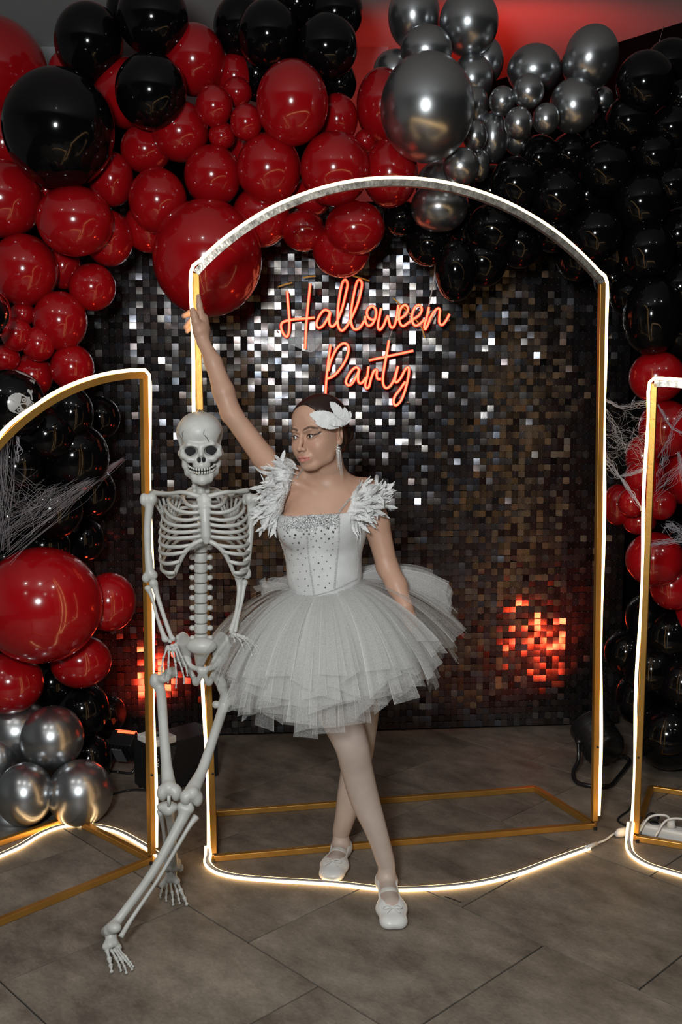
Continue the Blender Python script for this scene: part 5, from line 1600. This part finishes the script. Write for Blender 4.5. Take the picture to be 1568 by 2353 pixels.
for k in range(2600):
    x = random.uniform(285, 915); y = random.uniform(812, 1000)
    top = 850 - 38*min(1, max(0, (x-340)/220)) + (0 if x < 800 else -2)
    bot = 985 - 28*(x > 700) + 12*math.sin(x*0.05)
    if y < top + 4 or y > bot: continue
    p = cast(*c5(x, y), lift=random.uniform(0.0, 0.002))
    if p is not None: (gem(bead_b, p, random.uniform(0.0010, 0.0019), random.uniform(0.7, 1.3)), bead_b.m.__setitem__(slice(len(bead_b.m)-8, len(bead_b.m)), [int(k % 2 == 0)]*8))
o = bead_b.build('crystal_band', [MATS['bead'], MATS['crystal']], bodice, smooth=False); o['kind'] = 'stuff'
pb = MB()
def piping(pts, bv=None, dbl=False):
    q = []
    for v in spline([np.array([p_[0], p_[1], 0.0]) for p_ in pts], 12):
        h = cast(*c5(v[0], v[1]), bv=bv)
        if h is not None: q.append(h)
    if len(q) < 3: return
    d = 0.0; acc = 0.0
    for a, b in zip(q[:-1], q[1:]):
        L = np.linalg.norm(b - a); s_ = acc
        while s_ < L:
            c = a + (b - a)*s_/L
            for e in ((0,) if not dbl else (-0.0016, 0.0016)):
                gem(pb, c + np.array([e + random.gauss(0, 0.0006), -0.001, random.gauss(0, 0.0006)]), random.uniform(0.0013, 0.0019), 1)
            s_ += 0.0022
        acc = s_ - L
piping([(290,960),(310,1150),(350,1330),(402,1490)]); piping([(322,1010),(380,1180),(450,1420),(500,1580)]); piping([(600,1040),(620,1250),(645,1430),(670,1595)], dbl=True)
piping([(905,880),(900,1100),(880,1300),(860,1545)], dbl=True); piping([(1070,1040),(1090,1270),(1078,1440)])
piping([(402,1490),(440,1545),(520,1590),(640,1605),(740,1585),(870,1545),(980,1490),(1075,1440)], dbl=True)
piping([(350,850),(400,690),(480,530),(560,400)], bvh_t, True); piping([(905,812),(960,740),(1010,680)], bvh_t, True); piping([(1070,600),(1125,540)], bvh_t, True)
o = pb.build('beaded_piping', MATS['bead'], bodice, smooth=False); o['kind'] = 'stuff'

# ---------------------------------------------------------------- tutu
WC = P(746, 1337, 3.066)
tutu = empty('tutu', (0, 0, 0)); tutu.parent = dancer; tutu.matrix_parent_inverse = wmat(dancer).inverted(); tutu.location = WC
tutu['label'] = 'short full skirt of layered white tulle'
def waist(phi):
    return WC + np.array([0.113*math.sin(phi), -0.094*math.cos(phi), -0.026*max(0, math.cos(phi + 0.25))**2 + 0.010*math.sin(phi)])
def strip_curve(phi, th0, th1, L, n):
    p = waist(phi); h = np.array([math.sin(phi), -math.cos(phi), 0]); out = [p]
    for i in range(n):
        t = (i + 0.5) / n; th = R(th0 + (th1 - th0) * t**0.8)
        p = p + (h*math.cos(th) + np.array([0, 0, math.sin(th)])) * (L / n); out.append(p)
    return out
def tulle_strip(phi, th0, th1, L, wid, seedv, twist=0.0):
    r = random.Random(seedv); n = 9; pts = strip_curve(phi, th0, th1, L, n)
    side = np.array([math.cos(phi)*math.cos(R(twist)), math.sin(phi)*math.cos(R(twist)), math.sin(R(twist))]); vs, fs = [], []
    h = np.array([math.sin(phi), -math.cos(phi), 0.35])
    k = 7; ph = r.uniform(0, 6); SS = (-1, -0.965, -0.5, 0, 0.5, 0.965, 1); tw = r.uniform(-0.25, 0.25)
    cutl = [r.uniform(-0.035, 0.02) for _ in range(2)]
    for i, p in enumerate(pts):
        t = i / n; w_ = wid * (0.28 + 0.72*t)
        for j in range(k):
            s = SS[j]
            off = h * (0.007*t*math.sin(ph + s*4.2 + t*1.5)) 
            q = p + side*(w_*0.5*s + tw*t*t*0.05) + off
            if i == n:
                dv = pts[-1] - pts[-2]; dv /= np.linalg.norm(dv); q = q + dv*(cutl[0]*(1-s)/2 + cutl[1]*(1+s)/2)
            vs.append(q)
    for i in range(n):
        for j in range(k-1): fs.append((i*k+j, i*k+j+1, (i+1)*k+j+1, (i+1)*k+j))
    m_ = MB(); m_.add(vs, fs); m_.m = [1 if (q % (k-1)) in (0, k-2) else 0 for q in range(len(fs))]
    # folded edges use the denser, paler tulle
    return m_.build('tulle_strip', [MATS['tulle'], MATS['tulle_fold']], tutu)
sd = 100
LAY = [  # count, th0, th1, length, width
 (34, -38, -86, 0.400, 0.085), (36, -30, -80, 0.410, 0.085), (38, -22, -74, 0.405, 0.080), (38, -14, -66, 0.395, 0.078), (34, -8, -60, 0.365, 0.075)]
for li, (cn, a0, a1, L, wd) in enumerate(LAY):
    for i in range(cn):
        phi = 2*math.pi*(i + 0.37*li)/cn + random.uniform(-0.08, 0.08)
        if phi > math.pi: phi -= 2*math.pi
        sph = math.sin(phi)
        tulle_strip(phi, a0 + 8*sph + random.uniform(-5, 5), a1 + 12*max(0, sph) - 4*max(0, -sph) + random.uniform(-5, 5), L*(1 - 0.05*max(0, sph) - 0.03*max(0, -sph) + random.uniform(-0.08, 0.07)), wd*random.uniform(0.8, 1.2), sd); sd += 1
for i in range(20):      # the layers that flare out at her left hip and behind
    phi = R(92 + i*4.0 + random.uniform(-3, 3))
    tulle_strip(phi, 14 - i*0.5 + random.uniform(-8, 8), -34 + random.uniform(-12, 12), 0.325*random.uniform(0.85, 1.08), 0.10, sd, random.uniform(30, 65)); sd += 1
for i in range(6):
    phi = R(-80 - i*12 + random.uniform(-3, 3))
    tulle_strip(phi, 12 + random.uniform(-6, 8), -30 + random.uniform(-10, 10), 0.105*random.uniform(0.8, 1.2), 0.06, sd, random.uniform(-60, -20)); sd += 1
# gathered opaque lining under the tulle
lv, lf = [], []; nu, nv = 120, 14
for i in range(nu):
    phi = 2*math.pi*i/nu
    pts = strip_curve(phi, -26 + 6*math.sin(phi), -84 + 8*max(0, math.sin(phi)), 0.352, nv - 1)
    for j, p in enumerate(pts):
        t = j/(nv-1); h = np.array([math.sin(phi), -math.cos(phi), 0.2])
        lv.append(p - h*0.012 + h*(0.010*t*math.sin(phi*23) + 0.006*t*math.sin(phi*41+1)))
for i in range(nu):
    for j in range(nv-1):
        i2 = (i+1) % nu; lf.append((i*nv+j, i*nv+j+1, i2*nv+j+1, i2*nv+j))
veil('lining', (0.62, 0.62, 0.61), 0.93, 0.15)
m_ = MB(); m_.add(lv, lf); m_.build('lining', MATS['lining'], tutu)

# ---------------------------------------------------------------- ballet flats
for ank, toe, strap_t in ((ANK_F, TOE_F, 0.36), (ANK_B, TOE_B, 0.30)):
    g = np.array([ank[0], ank[1], 0]); mid = (g + np.array([*toe, 0])) / 2
    f = Field(mid - np.array([0.09, 0.19, -0.001]), mid + np.array([0.09, 0.19, 0.12]), 0.0024)
    g, d, L, s, Rm = foot_prims(ank, toe, f, 0.0045)
    f.ell(g + d*(L*0.34) + np.array([0, 0, 0.060]), (0.033, L*0.43, 0.044), 0.004, True, rot=Rm)
    f.cut(lambda X, Y, Z: 0.004 - Z + 0*X + 0*Y)
    Vv, F = f.net(1)
    sh = link('ballet_shoe', npmesh('ballet_shoe', Vv, F, MATS['satin']), dancer)
    sh['label'] = 'white satin ballet flat with a small bow'
    bvs = BVHTree.FromPolygons([tuple(v) for v in Vv], [tuple(map(int, q)) for q in F])
    # sole
    f = Field(mid - np.array([0.09, 0.19, 0.004]), mid + np.array([0.09, 0.19, 0.03]), 0.0024)
    foot_prims(ank, toe, f, 0.0035); f.cut(lambda X, Y, Z: np.maximum(Z - 0.0045, 0.0006 - Z) + 0*X + 0*Y)
    Vv, F = f.net(0); link('sole', npmesh('sole', Vv, F, MATS['shoe_sole']), sh)
    # elastic strap over the instep
    f = Field(mid - np.array([0.09, 0.19, 0.0]), mid + np.array([0.09, 0.19, 0.12]), 0.002)
    foot_prims(ank, toe, f, 0.0022); f.cone(np.asarray(ank), g + np.array([0, 0, 0.035]), 0.0302, 0.0302, 0.02)
    pc = g + d*(L*strap_t) + np.array([0, 0, 0.05]); nrm = d*0.75 - np.array([0, 0, 0.66])
    f.cut(lambda X, Y, Z: np.maximum(np.abs((X-pc[0])*nrm[0] + (Y-pc[1])*nrm[1] + (Z-pc[2])*nrm[2]) - 0.0085, 0.022 - Z))
    Vv, F = f.net(0); link('strap', npmesh('strap', Vv, F, MATS['elastic']), sh)
    # bow
    bc = g + d*(L*0.79) + np.array([0, 0, 0.2]); h = bvs.ray_cast(Vector(bc), Vector((0, 0, -1)))
    bc = np.array(h[0]) + np.array([0, 0, 0.0035]) if h[0] is not None else g + d*(L*0.665) + np.array([0, 0, 0.052])
    b = MB(); b.ball(bc, 0.0036, 8, 6)
    for q in (-1, 1):
        lp = [bc, bc + s*q*0.012 - d*0.006 + np.array([0, 0, 0.003]), bc + s*q*0.024 - d*0.007 + np.array([0, 0, 0.0]), bc + s*q*0.028 + np.array([0, 0, -0.002]), bc + s*q*0.022 + d*0.006 + np.array([0, 0, -0.001]), bc + s*q*0.010 + d*0.003, bc]
        b.tube(spline(lp, 5), 0.0017, 6)
        b.tube(spline([bc, bc + s*q*0.009 + d*0.012 - np.array([0, 0, 0.001]), bc + s*q*0.020 + d*0.022 - np.array([0, 0, 0.006])], 5), 0.0015, 6)
    b.build('bow', MATS['satin'], sh)
# ================================================================== stage gear on the floor
def frame_obj(org, xdir):
    x = np.array([xdir[0], xdir[1], 0.0]); x /= np.linalg.norm(x); y = np.array([-x[1], x[0], 0])
    return lambda a, b, c: np.asarray(org) + x*a + y*b + np.array([0, 0, c])
def fbox(mb, fr, lo, hi, mi=0):
    t = MB(); t.box(lo, hi, mi); mb.add([fr(*q) for q in t.v], t.f, mi)

# black machine box with white lid, seen corner on behind the skeleton
c0 = PG(360, 1834); cR = PG(503, 1788); cL = PG(315, 1806)
dx = (cR - c0); Wb = np.linalg.norm(dx); Db = max(0.16, np.linalg.norm(cL - c0))
fr = frame_obj(c0, dx)
box_h = 0.205
gear = empty('machine_box', tuple(fr(Wb/2, Db/2, 0)), 'black perforated machine box with a white lid behind the skeleton', 'machine')
b = MB(); fbox(b, fr, (0, 0, 0.012), (Wb, Db, box_h)); b.build('case', MATS['black_plastic'], gear, smooth=False, bevel=0.006)
for q in ((0.02, 0.02), (Wb-0.02, 0.02), (0.02, Db-0.02), (Wb-0.02, Db-0.02)):
    b = MB(); b.tube([fr(q[0], q[1], 0), fr(q[0], q[1], 0.013)], 0.011, 10); b.build('rubber_foot', MATS['black_metal'], gear)
b = MB(); fbox(b, fr, (-0.008, -0.008, box_h + 0.001), (0.095, Db*0.75, box_h + 0.030)); b.build('white_lid', MATS['white_plastic'], gear, smooth=False, bevel=0.006)
b = MB(); b.tube([fr(0.045, 0.05, box_h + 0.030), fr(0.045, 0.05, box_h + 0.05)], [0.024, 0.020], 16); b.build('cap', MATS['black_plastic'], gear)
b = MB(); b.tube([fr(0.05 + 0.042*math.cos(a), 0.07, box_h + 0.045 + 0.048*math.sin(a)) for a in np.linspace(-0.1, math.pi + 0.1, 22)], 0.0032, 8); b.build('handle', MATS['black_metal'], gear)
g_ = MB()
for i in range(9):
    for j in range(12):
        if i + j*0.35 > 9: continue
        fbox(g_, fr, (0.045 + i*0.0058, -0.0012, box_h - 0.018 - j*0.0062), (0.045 + i*0.0058 + 0.0034, 0.0002, box_h - 0.018 - j*0.0062 + 0.0036))
o = g_.build('vent_grid', MATS['dark_grey'], gear, smooth=False); o['kind'] = 'stuff'
def sS(cx, cz, w_, h_): return [fr(cx + w_*a, -0.0022, cz + h_*c) for a, c in ((0.5,0.75),(0.1,1.0),(-0.4,0.8),(-0.35,0.45),(0,0.1),(0.4,-0.25),(0.4,-0.75),(0,-1.0),(-0.5,-0.8))]
t_ = MB(); t_.tube(spline(sS(0.006, box_h - 0.045, 0.010, 0.012), 6), 0.0016, 5, flat=0.5); t_.build('letter_s', MATS['print_white'], gear)
for k, (w_, z_) in enumerate(((0.012, 0.068), (0.013, 0.074), (0.012, 0.080))):
    b = MB(); fbox(b, fr, (0.0, -0.0016, box_h - z_), (w_, 0.0, box_h - z_ + 0.003)); b.build('print_line', MATS['print_white'], gear, smooth=False)
b = MB(); fbox(b, fr, (0.002, -0.0016, 0.055), (0.018, 0.0, 0.092)); b.build('data_plate', MATS['dark_grey'], gear, smooth=False)
for k in range(3):
    b = MB(); b.tube([fr(-0.0005, 0.03 + 0.012*(k % 2), 0.045 + 0.03*k), fr(-0.004, 0.03 + 0.012*(k % 2), 0.045 + 0.03*k)], 0.006, 12); b.build('socket', MATS['dark_grey'], gear)
b = MB(); b.ball(fr(-0.002, 0.03, 0.06), 0.003, 8, 6); b.build('indicator', MATS['red_glow'], gear)
cb = MB(); cb.tube(spline([fr(-0.004, 0.05, 0.02)] + [PG(x, y, 0.005) for x, y in ((300,1815),(268,1822),(238,1829),(200,1835))], 6), 0.004, 6)
tag(cb.build('cable', MATS['black_plastic']), 'black cable running left over the floor from the machine box', 'cable')

# ribbed floor wash lamp glowing red along its front edge
lo = PG(287, 1768); fr2 = frame_obj(lo, (0.85, -0.25))
lamp = empty('floor_lamp', tuple(lo), 'black ribbed floor lamp with a glowing red edge, left of the machine box', 'stage lamp')
tl = R(35)
def tilt(a, b_, c): return fr2(a, b_*math.cos(tl) - c*math.sin(tl), b_*math.sin(tl)*-1*-1 + c*math.cos(tl) + 0.105)
b = MB(); fbox(b, lambda x, y, z: tilt(x, y, z), (-0.055, -0.03, -0.05), (0.055, 0.045, 0.045)); b.build('housing', MATS['black_plastic'], lamp, smooth=False, bevel=0.004)
for k in range(7):
    b = MB(); x = -0.05 + k*0.0165; fbox(b, lambda x_, y, z: tilt(x_, y, z), (x, -0.046, -0.05), (x + 0.005, -0.030, 0.04)); b.build('fin', MATS['black_metal'], lamp, smooth=False)
b = MB(); fbox(b, lambda x, y, z: tilt(x, y, z), (-0.028, -0.050, -0.045), (0.018, -0.044, 0.035)); b.build('badge_plate', MATS['dark_grey'], lamp, smooth=False)
b = MB(); fbox(b, lambda x, y, z: tilt(x, y, z), (-0.05, 0.046, -0.042), (0.05, 0.049, 0.040)); b.build('lit_lens', MATS['red_glow'], lamp, smooth=False)
b = MB(); fbox(b, lambda x, y, z: tilt(x, y, z), (-0.03, 0.030, 0.0452), (0.05, 0.040, 0.0475)); b.build('lit_edge', MATS['red_glow'], lamp, smooth=False)
for s in (-1, 1):
    b = MB(); b.tube(spline([tilt(s*0.06, 0, 0), fr2(s*0.066, -0.01, 0.05), fr2(s*0.055, -0.04, 0.006), fr2(0.0, -0.05, 0.006)], 6), 0.006, 8); b.build('bracket', MATS['black_metal'], lamp)
cb = MB(); cb.tube(spline([tilt(-0.03, -0.03, -0.04), fr2(-0.06, -0.06, 0.03), PG(255, 1758, 0.006), PG(225, 1750, 0.006)], 6), 0.004, 6); cb.build('cord', MATS['black_plastic'], lamp)

# drum lamp on a bent tube stand, behind the right post of the tall arch
dc = P(1376, 1698, 4.08); ax_ = np.array([-0.30, 0.80, 0.52]); ax_ /= np.linalg.norm(ax_)
dg = PG(1385, 1790)
drum = empty('drum_lamp', tuple(dg), 'black drum shaped lamp on a bent tube stand behind the tall arch post', 'stage lamp')
b = MB(); b.tube([dc - ax_*0.085, dc - ax_*0.08, dc - ax_*0.06, dc + ax_*0.05, dc + ax_*0.075, dc + ax_*0.085], [0.05, 0.075, 0.086, 0.088, 0.092, 0.088], 36); b.build('drum', MATS['black_metal'], drum)
for k in range(5):
    c = dc + ax_*(-0.05 + 0.022*k); b = MB()
    u_ = np.cross(ax_, [0, 0, 1.0]); u_ /= np.linalg.norm(u_); v_ = np.cross(ax_, u_)
    b.tube([c + (u_*math.cos(a) + v_*math.sin(a))*0.0885 for a in np.linspace(0, 2*math.pi, 41)], 0.0022, 6); b.build('rib_ring', MATS['black_plastic'], drum)
b = MB()
for k in range(12):
    a = k*math.pi/6; b.ball(dc + ax_*0.087 + (u_*math.cos(a) + v_*math.sin(a))*0.055, 0.011, 10, 6)
b.ball(dc + ax_*0.087, 0.014, 10, 6); b.build('red_lenses', MATS['red_glow'], drum)
for s in (-1, 1):
    b = MB(); b.tube([dc + u_*s*0.086, dc + u_*s*0.108], [0.014, 0.012], 12); b.build('clamp_knob', MATS['black_plastic'], drum)
st = [dc + u_*0.1, P(1330, 1745, 4.02), PG(1318, 1775, 0.03), PG(1326, 1797, 0.012), PG(1360, 1806, 0.011), PG(1400, 1806, 0.011), PG(1418, 1790, 0.014), PG(1446, 1752, 0.016), PG(1436, 1739, 0.02), PG(1405, 1733, 0.03), dc - u_*0.1]
if np.linalg.norm(st[0] - st[1]) > np.linalg.norm(st[-1] - st[1]): st[0], st[-1] = st[-1].copy(), st[0].copy()
b = MB(); b.tube(spline(st, 7), 0.0088, 10); b.build('tube_stand', MATS['black_metal'], drum)

# power strip with plugs inside the right arch base
ps0 = PG(1474, 1925); ps1 = PG(1590, 1950)
fr3 = frame_obj(ps0 + np.array([0, 0.02, 0]), ps1 - ps0)
pw = empty('power_strip', tuple(fr3(0.12, 0, 0)), 'white power strip with plugs lying in the right arch base', 'power strip')
b = MB(); fbox(b, fr3, (0, 0, 0.002), (0.36, 0.055, 0.042)); b.build('housing', MATS['white_plastic'], pw, smooth=False, bevel=0.008)
for k in range(5):
    c = 0.045 + 0.058*k
    b = MB(); b.tube([fr3(c, 0.0275, 0.0425), fr3(c, 0.0275, 0.044)], 0.0205, 20); so = b.build('socket', MATS['elastic'] if 'elastic' in MATS else MATS['white_plastic'], pw)
    b = MB(); b.tube([fr3(c, 0.0275, 0.044), fr3(c, 0.0275, 0.0445)], 0.017, 20); b.build('socket_well', MATS['dark_grey'], so)
b = MB(); b.tube(spline([fr3(0.02, 0.03, 0.05), fr3(0.035, 0.03, 0.065), fr3(0.06, 0.03, 0.062)], 4), lerp_list([0.011, 0.017, 0.010], 9), 10); b.build('black_plug', MATS['black_plastic'], pw)
for c in (0.103, 0.161):
    b = MB(); b.tube([fr3(c, 0.0275, 0.044), fr3(c, 0.0275, 0.07)], [0.017, 0.012], 12); pl = b.build('white_plug', MATS['white_plastic'], pw)
    b = MB(); b.tube(spline([fr3(c, 0.0275, 0.066), fr3(c - 0.02, 0.02, 0.085), fr3(c - 0.07, 0.0, 0.075), fr3(c - 0.10, -0.03, 0.02)], 6), 0.0042, 6); b.build('cord', MATS['white_plastic'], pl)
cb = MB(); cb.tube(spline([PG(1456, 1840, 0.02), PG(1445, 1862, 0.006), PG(1422, 1880, 0.005), PG(1425, 1890, 0.005), PG(1446, 1896, 0.008), fr3(0.0, 0.03, 0.055)], 6), 0.0042, 6)
tag(cb.build('cable', MATS['black_plastic']), 'black cable looping on the floor beside the right arch post', 'cable')
# hanging thread at the top right
cb = MB(); cb.tube([P(1526, 60, 4.28), P(1509, 118, 4.10)], 0.0012, 5); tag(cb.build('hanging_thread', MATS['bead']), 'thin pale thread above the black balloon at the top right', 'thread')
# stray twig on the floor
cb = MB(); cb.tube(spline([PG(1022, 2060, 0.003), PG(1036, 2064, 0.004), PG(1060, 2073, 0.003)], 4), 0.0018, 5); tag(cb.build('plastic_strip', MATS['black_plastic']), 'thin dark scrap lying on the floor right of the front shoe', 'scrap')

# ================================================================== cobwebs
def strands(mb, A_, B_, n, jit, r_=0.0006, sag=0.02, seedv=1):
    """n wavy threads from around polyline A_ to around polyline B_"""
    q = random.Random(seedv); A_ = [np.asarray(a) for a in A_]; B_ = [np.asarray(b) for b in B_]
    def on(Pl):
        t = q.random() * (len(Pl) - 1); i = min(int(t), len(Pl) - 2) if len(Pl) > 1 else 0
        return Pl[0] if len(Pl) == 1 else Pl[i] + (Pl[i+1] - Pl[i]) * (t - i)
    for _ in range(n):
        a = on(A_) + np.array([q.gauss(0, jit*0.4) for _ in range(3)]); b = on(B_) + np.array([q.gauss(0, jit*0.4) for _ in range(3)])
        pts = []
        for i in range(6):
            t = i/5; w_ = math.sin(math.pi*t)
            pts.append(a*(1-t) + b*t + np.array([q.gauss(0, jit)*w_, q.gauss(0, jit*0.6)*w_, q.gauss(0, jit)*w_ - sag*w_*q.random()]))
        mb.tube(spline(pts, 3), r_*q.uniform(0.5, 1.4), 3)
def web(name, label, jobs):
    m_ = MB()
    for j in jobs: strands(m_, *j)
    o = m_.build(name, MATS['web']); tag(o, label, 'cobweb', kind='stuff'); return o
cv = P(284, 1054, 4.05)
web('cobweb', 'pale stretched cobweb hanging from the left quarter arch across black balloons', [
    ([P(-10, 1022, 2.86), P(42, 1002, 2.93)], [P(-10, 1270, 3.3), P(24, 1262, 3.3)], 26, 0.008, 0.0005, 0.0, 1),
    ([cv], [P(-10, 1195, 3.42), P(10, 1240, 3.40), P(20, 1300, 3.42)], 30, 0.012, 0.0005, 0.0, 2),
    ([cv, P(275, 1062, 4.0)], [P(120, 1150, 3.6), P(60, 1240, 3.45)], 22, 0.006, 0.0005, 0.0, 3),
    ([P(5, 1060, 3.1), P(25, 1150, 3.25)], [P(120, 1130, 3.6), P(60, 1190, 3.5)], 22, 0.03, 0.0004, 0.02, 4),
    ([P(10, 1180, 3.35), P(20, 1260, 3.4)], [P(100, 1130, 3.58), P(150, 1110, 3.65)], 20, 0.022, 0.0004, 0.02, 5),
    ([P(40, 1005, 2.92)], [P(40, 1062, 2.95)], 6, 0.006, 0.0006, 0.0, 6)])
pr = lambda x, y, Y=3.47: P(x, y, Y)
web('cobweb', 'pale cobweb strung between the tall arch post and the right quarter arch', [
    ([pr(1392, 915), pr(1394, 922)], [pr(1424, 936, 3.45)], 14, 0.004, 0.0006, 0.0, 11), ([pr(1424, 936, 3.45)], [pr(1498, 918, 3.38), pr(1498, 932, 3.38)], 12, 0.008, 0.0005, 0.006, 12),
    ([pr(1392, 1035), pr(1390, 1075)], [pr(1426, 1098, 3.44)], 18, 0.006, 0.0006, 0.0, 13), ([pr(1424, 1094, 3.44)], [pr(1474, 1168, 3.39)], 18, 0.004, 0.0006, 0.0, 14),
    ([pr(1474, 1168, 3.39)], [pr(1484, 1205, 3.38), pr(1482, 1150, 3.38)], 12, 0.004, 0.0007, 0.0, 15), ([pr(1428, 1094, 3.44)], [pr(1492, 1068, 3.38), pr(1490, 1075, 3.38)], 16, 0.004, 0.0006, 0.01, 16),
    ([pr(1393, 940), pr(1393, 1060)], [pr(1494, 960, 3.38), pr(1490, 1080, 3.38)], 30, 0.025, 0.00035, 0.01, 17), ([pr(1394, 940)], [pr(1440, 1040, 3.43)], 6, 0.006, 0.0005, 0.0, 18)])
web('cobweb', 'pale cobweb stretched inside the right quarter arch over red balloons', [
    ([P(1512, 930, 3.37)], [P(1545, 985, 3.36)], 9, 0.004, 0.0006, 0.0, 21), ([P(1545, 985, 3.36)], [P(1600, 1010, 3.33)], 9, 0.005, 0.0006, 0.0, 22),
    ([P(1545, 985, 3.36), P(1545, 1000, 3.36)], [P(1512, 1040, 3.38), P(1514, 1130, 3.38)], 14, 0.010, 0.0004, 0.0, 23), ([P(1545, 985, 3.36)], [P(1600, 900, 3.33)], 10, 0.006, 0.0005, 0.0, 24),
    ([P(1600, 1020, 3.33), P(1600, 1060, 3.33)], [P(1508, 1150, 3.38), P(1512, 1110, 3.38)], 14, 0.010, 0.0004, 0.0, 25), ([P(1560, 1040, 3.35)], [P(1575, 1130, 3.34)], 14, 0.008, 0.0005, 0.0, 26),
    ([P(1494, 1256, 3.38), P(1498, 1246, 3.38)], [P(1600, 1226, 3.33), P(1600, 1246, 3.33)], 18, 0.007, 0.0005, 0.0, 27), ([P(1530, 1205, 3.36)], [P(1600, 1240, 3.33)], 20, 0.014, 0.0005, 0.0, 28)])
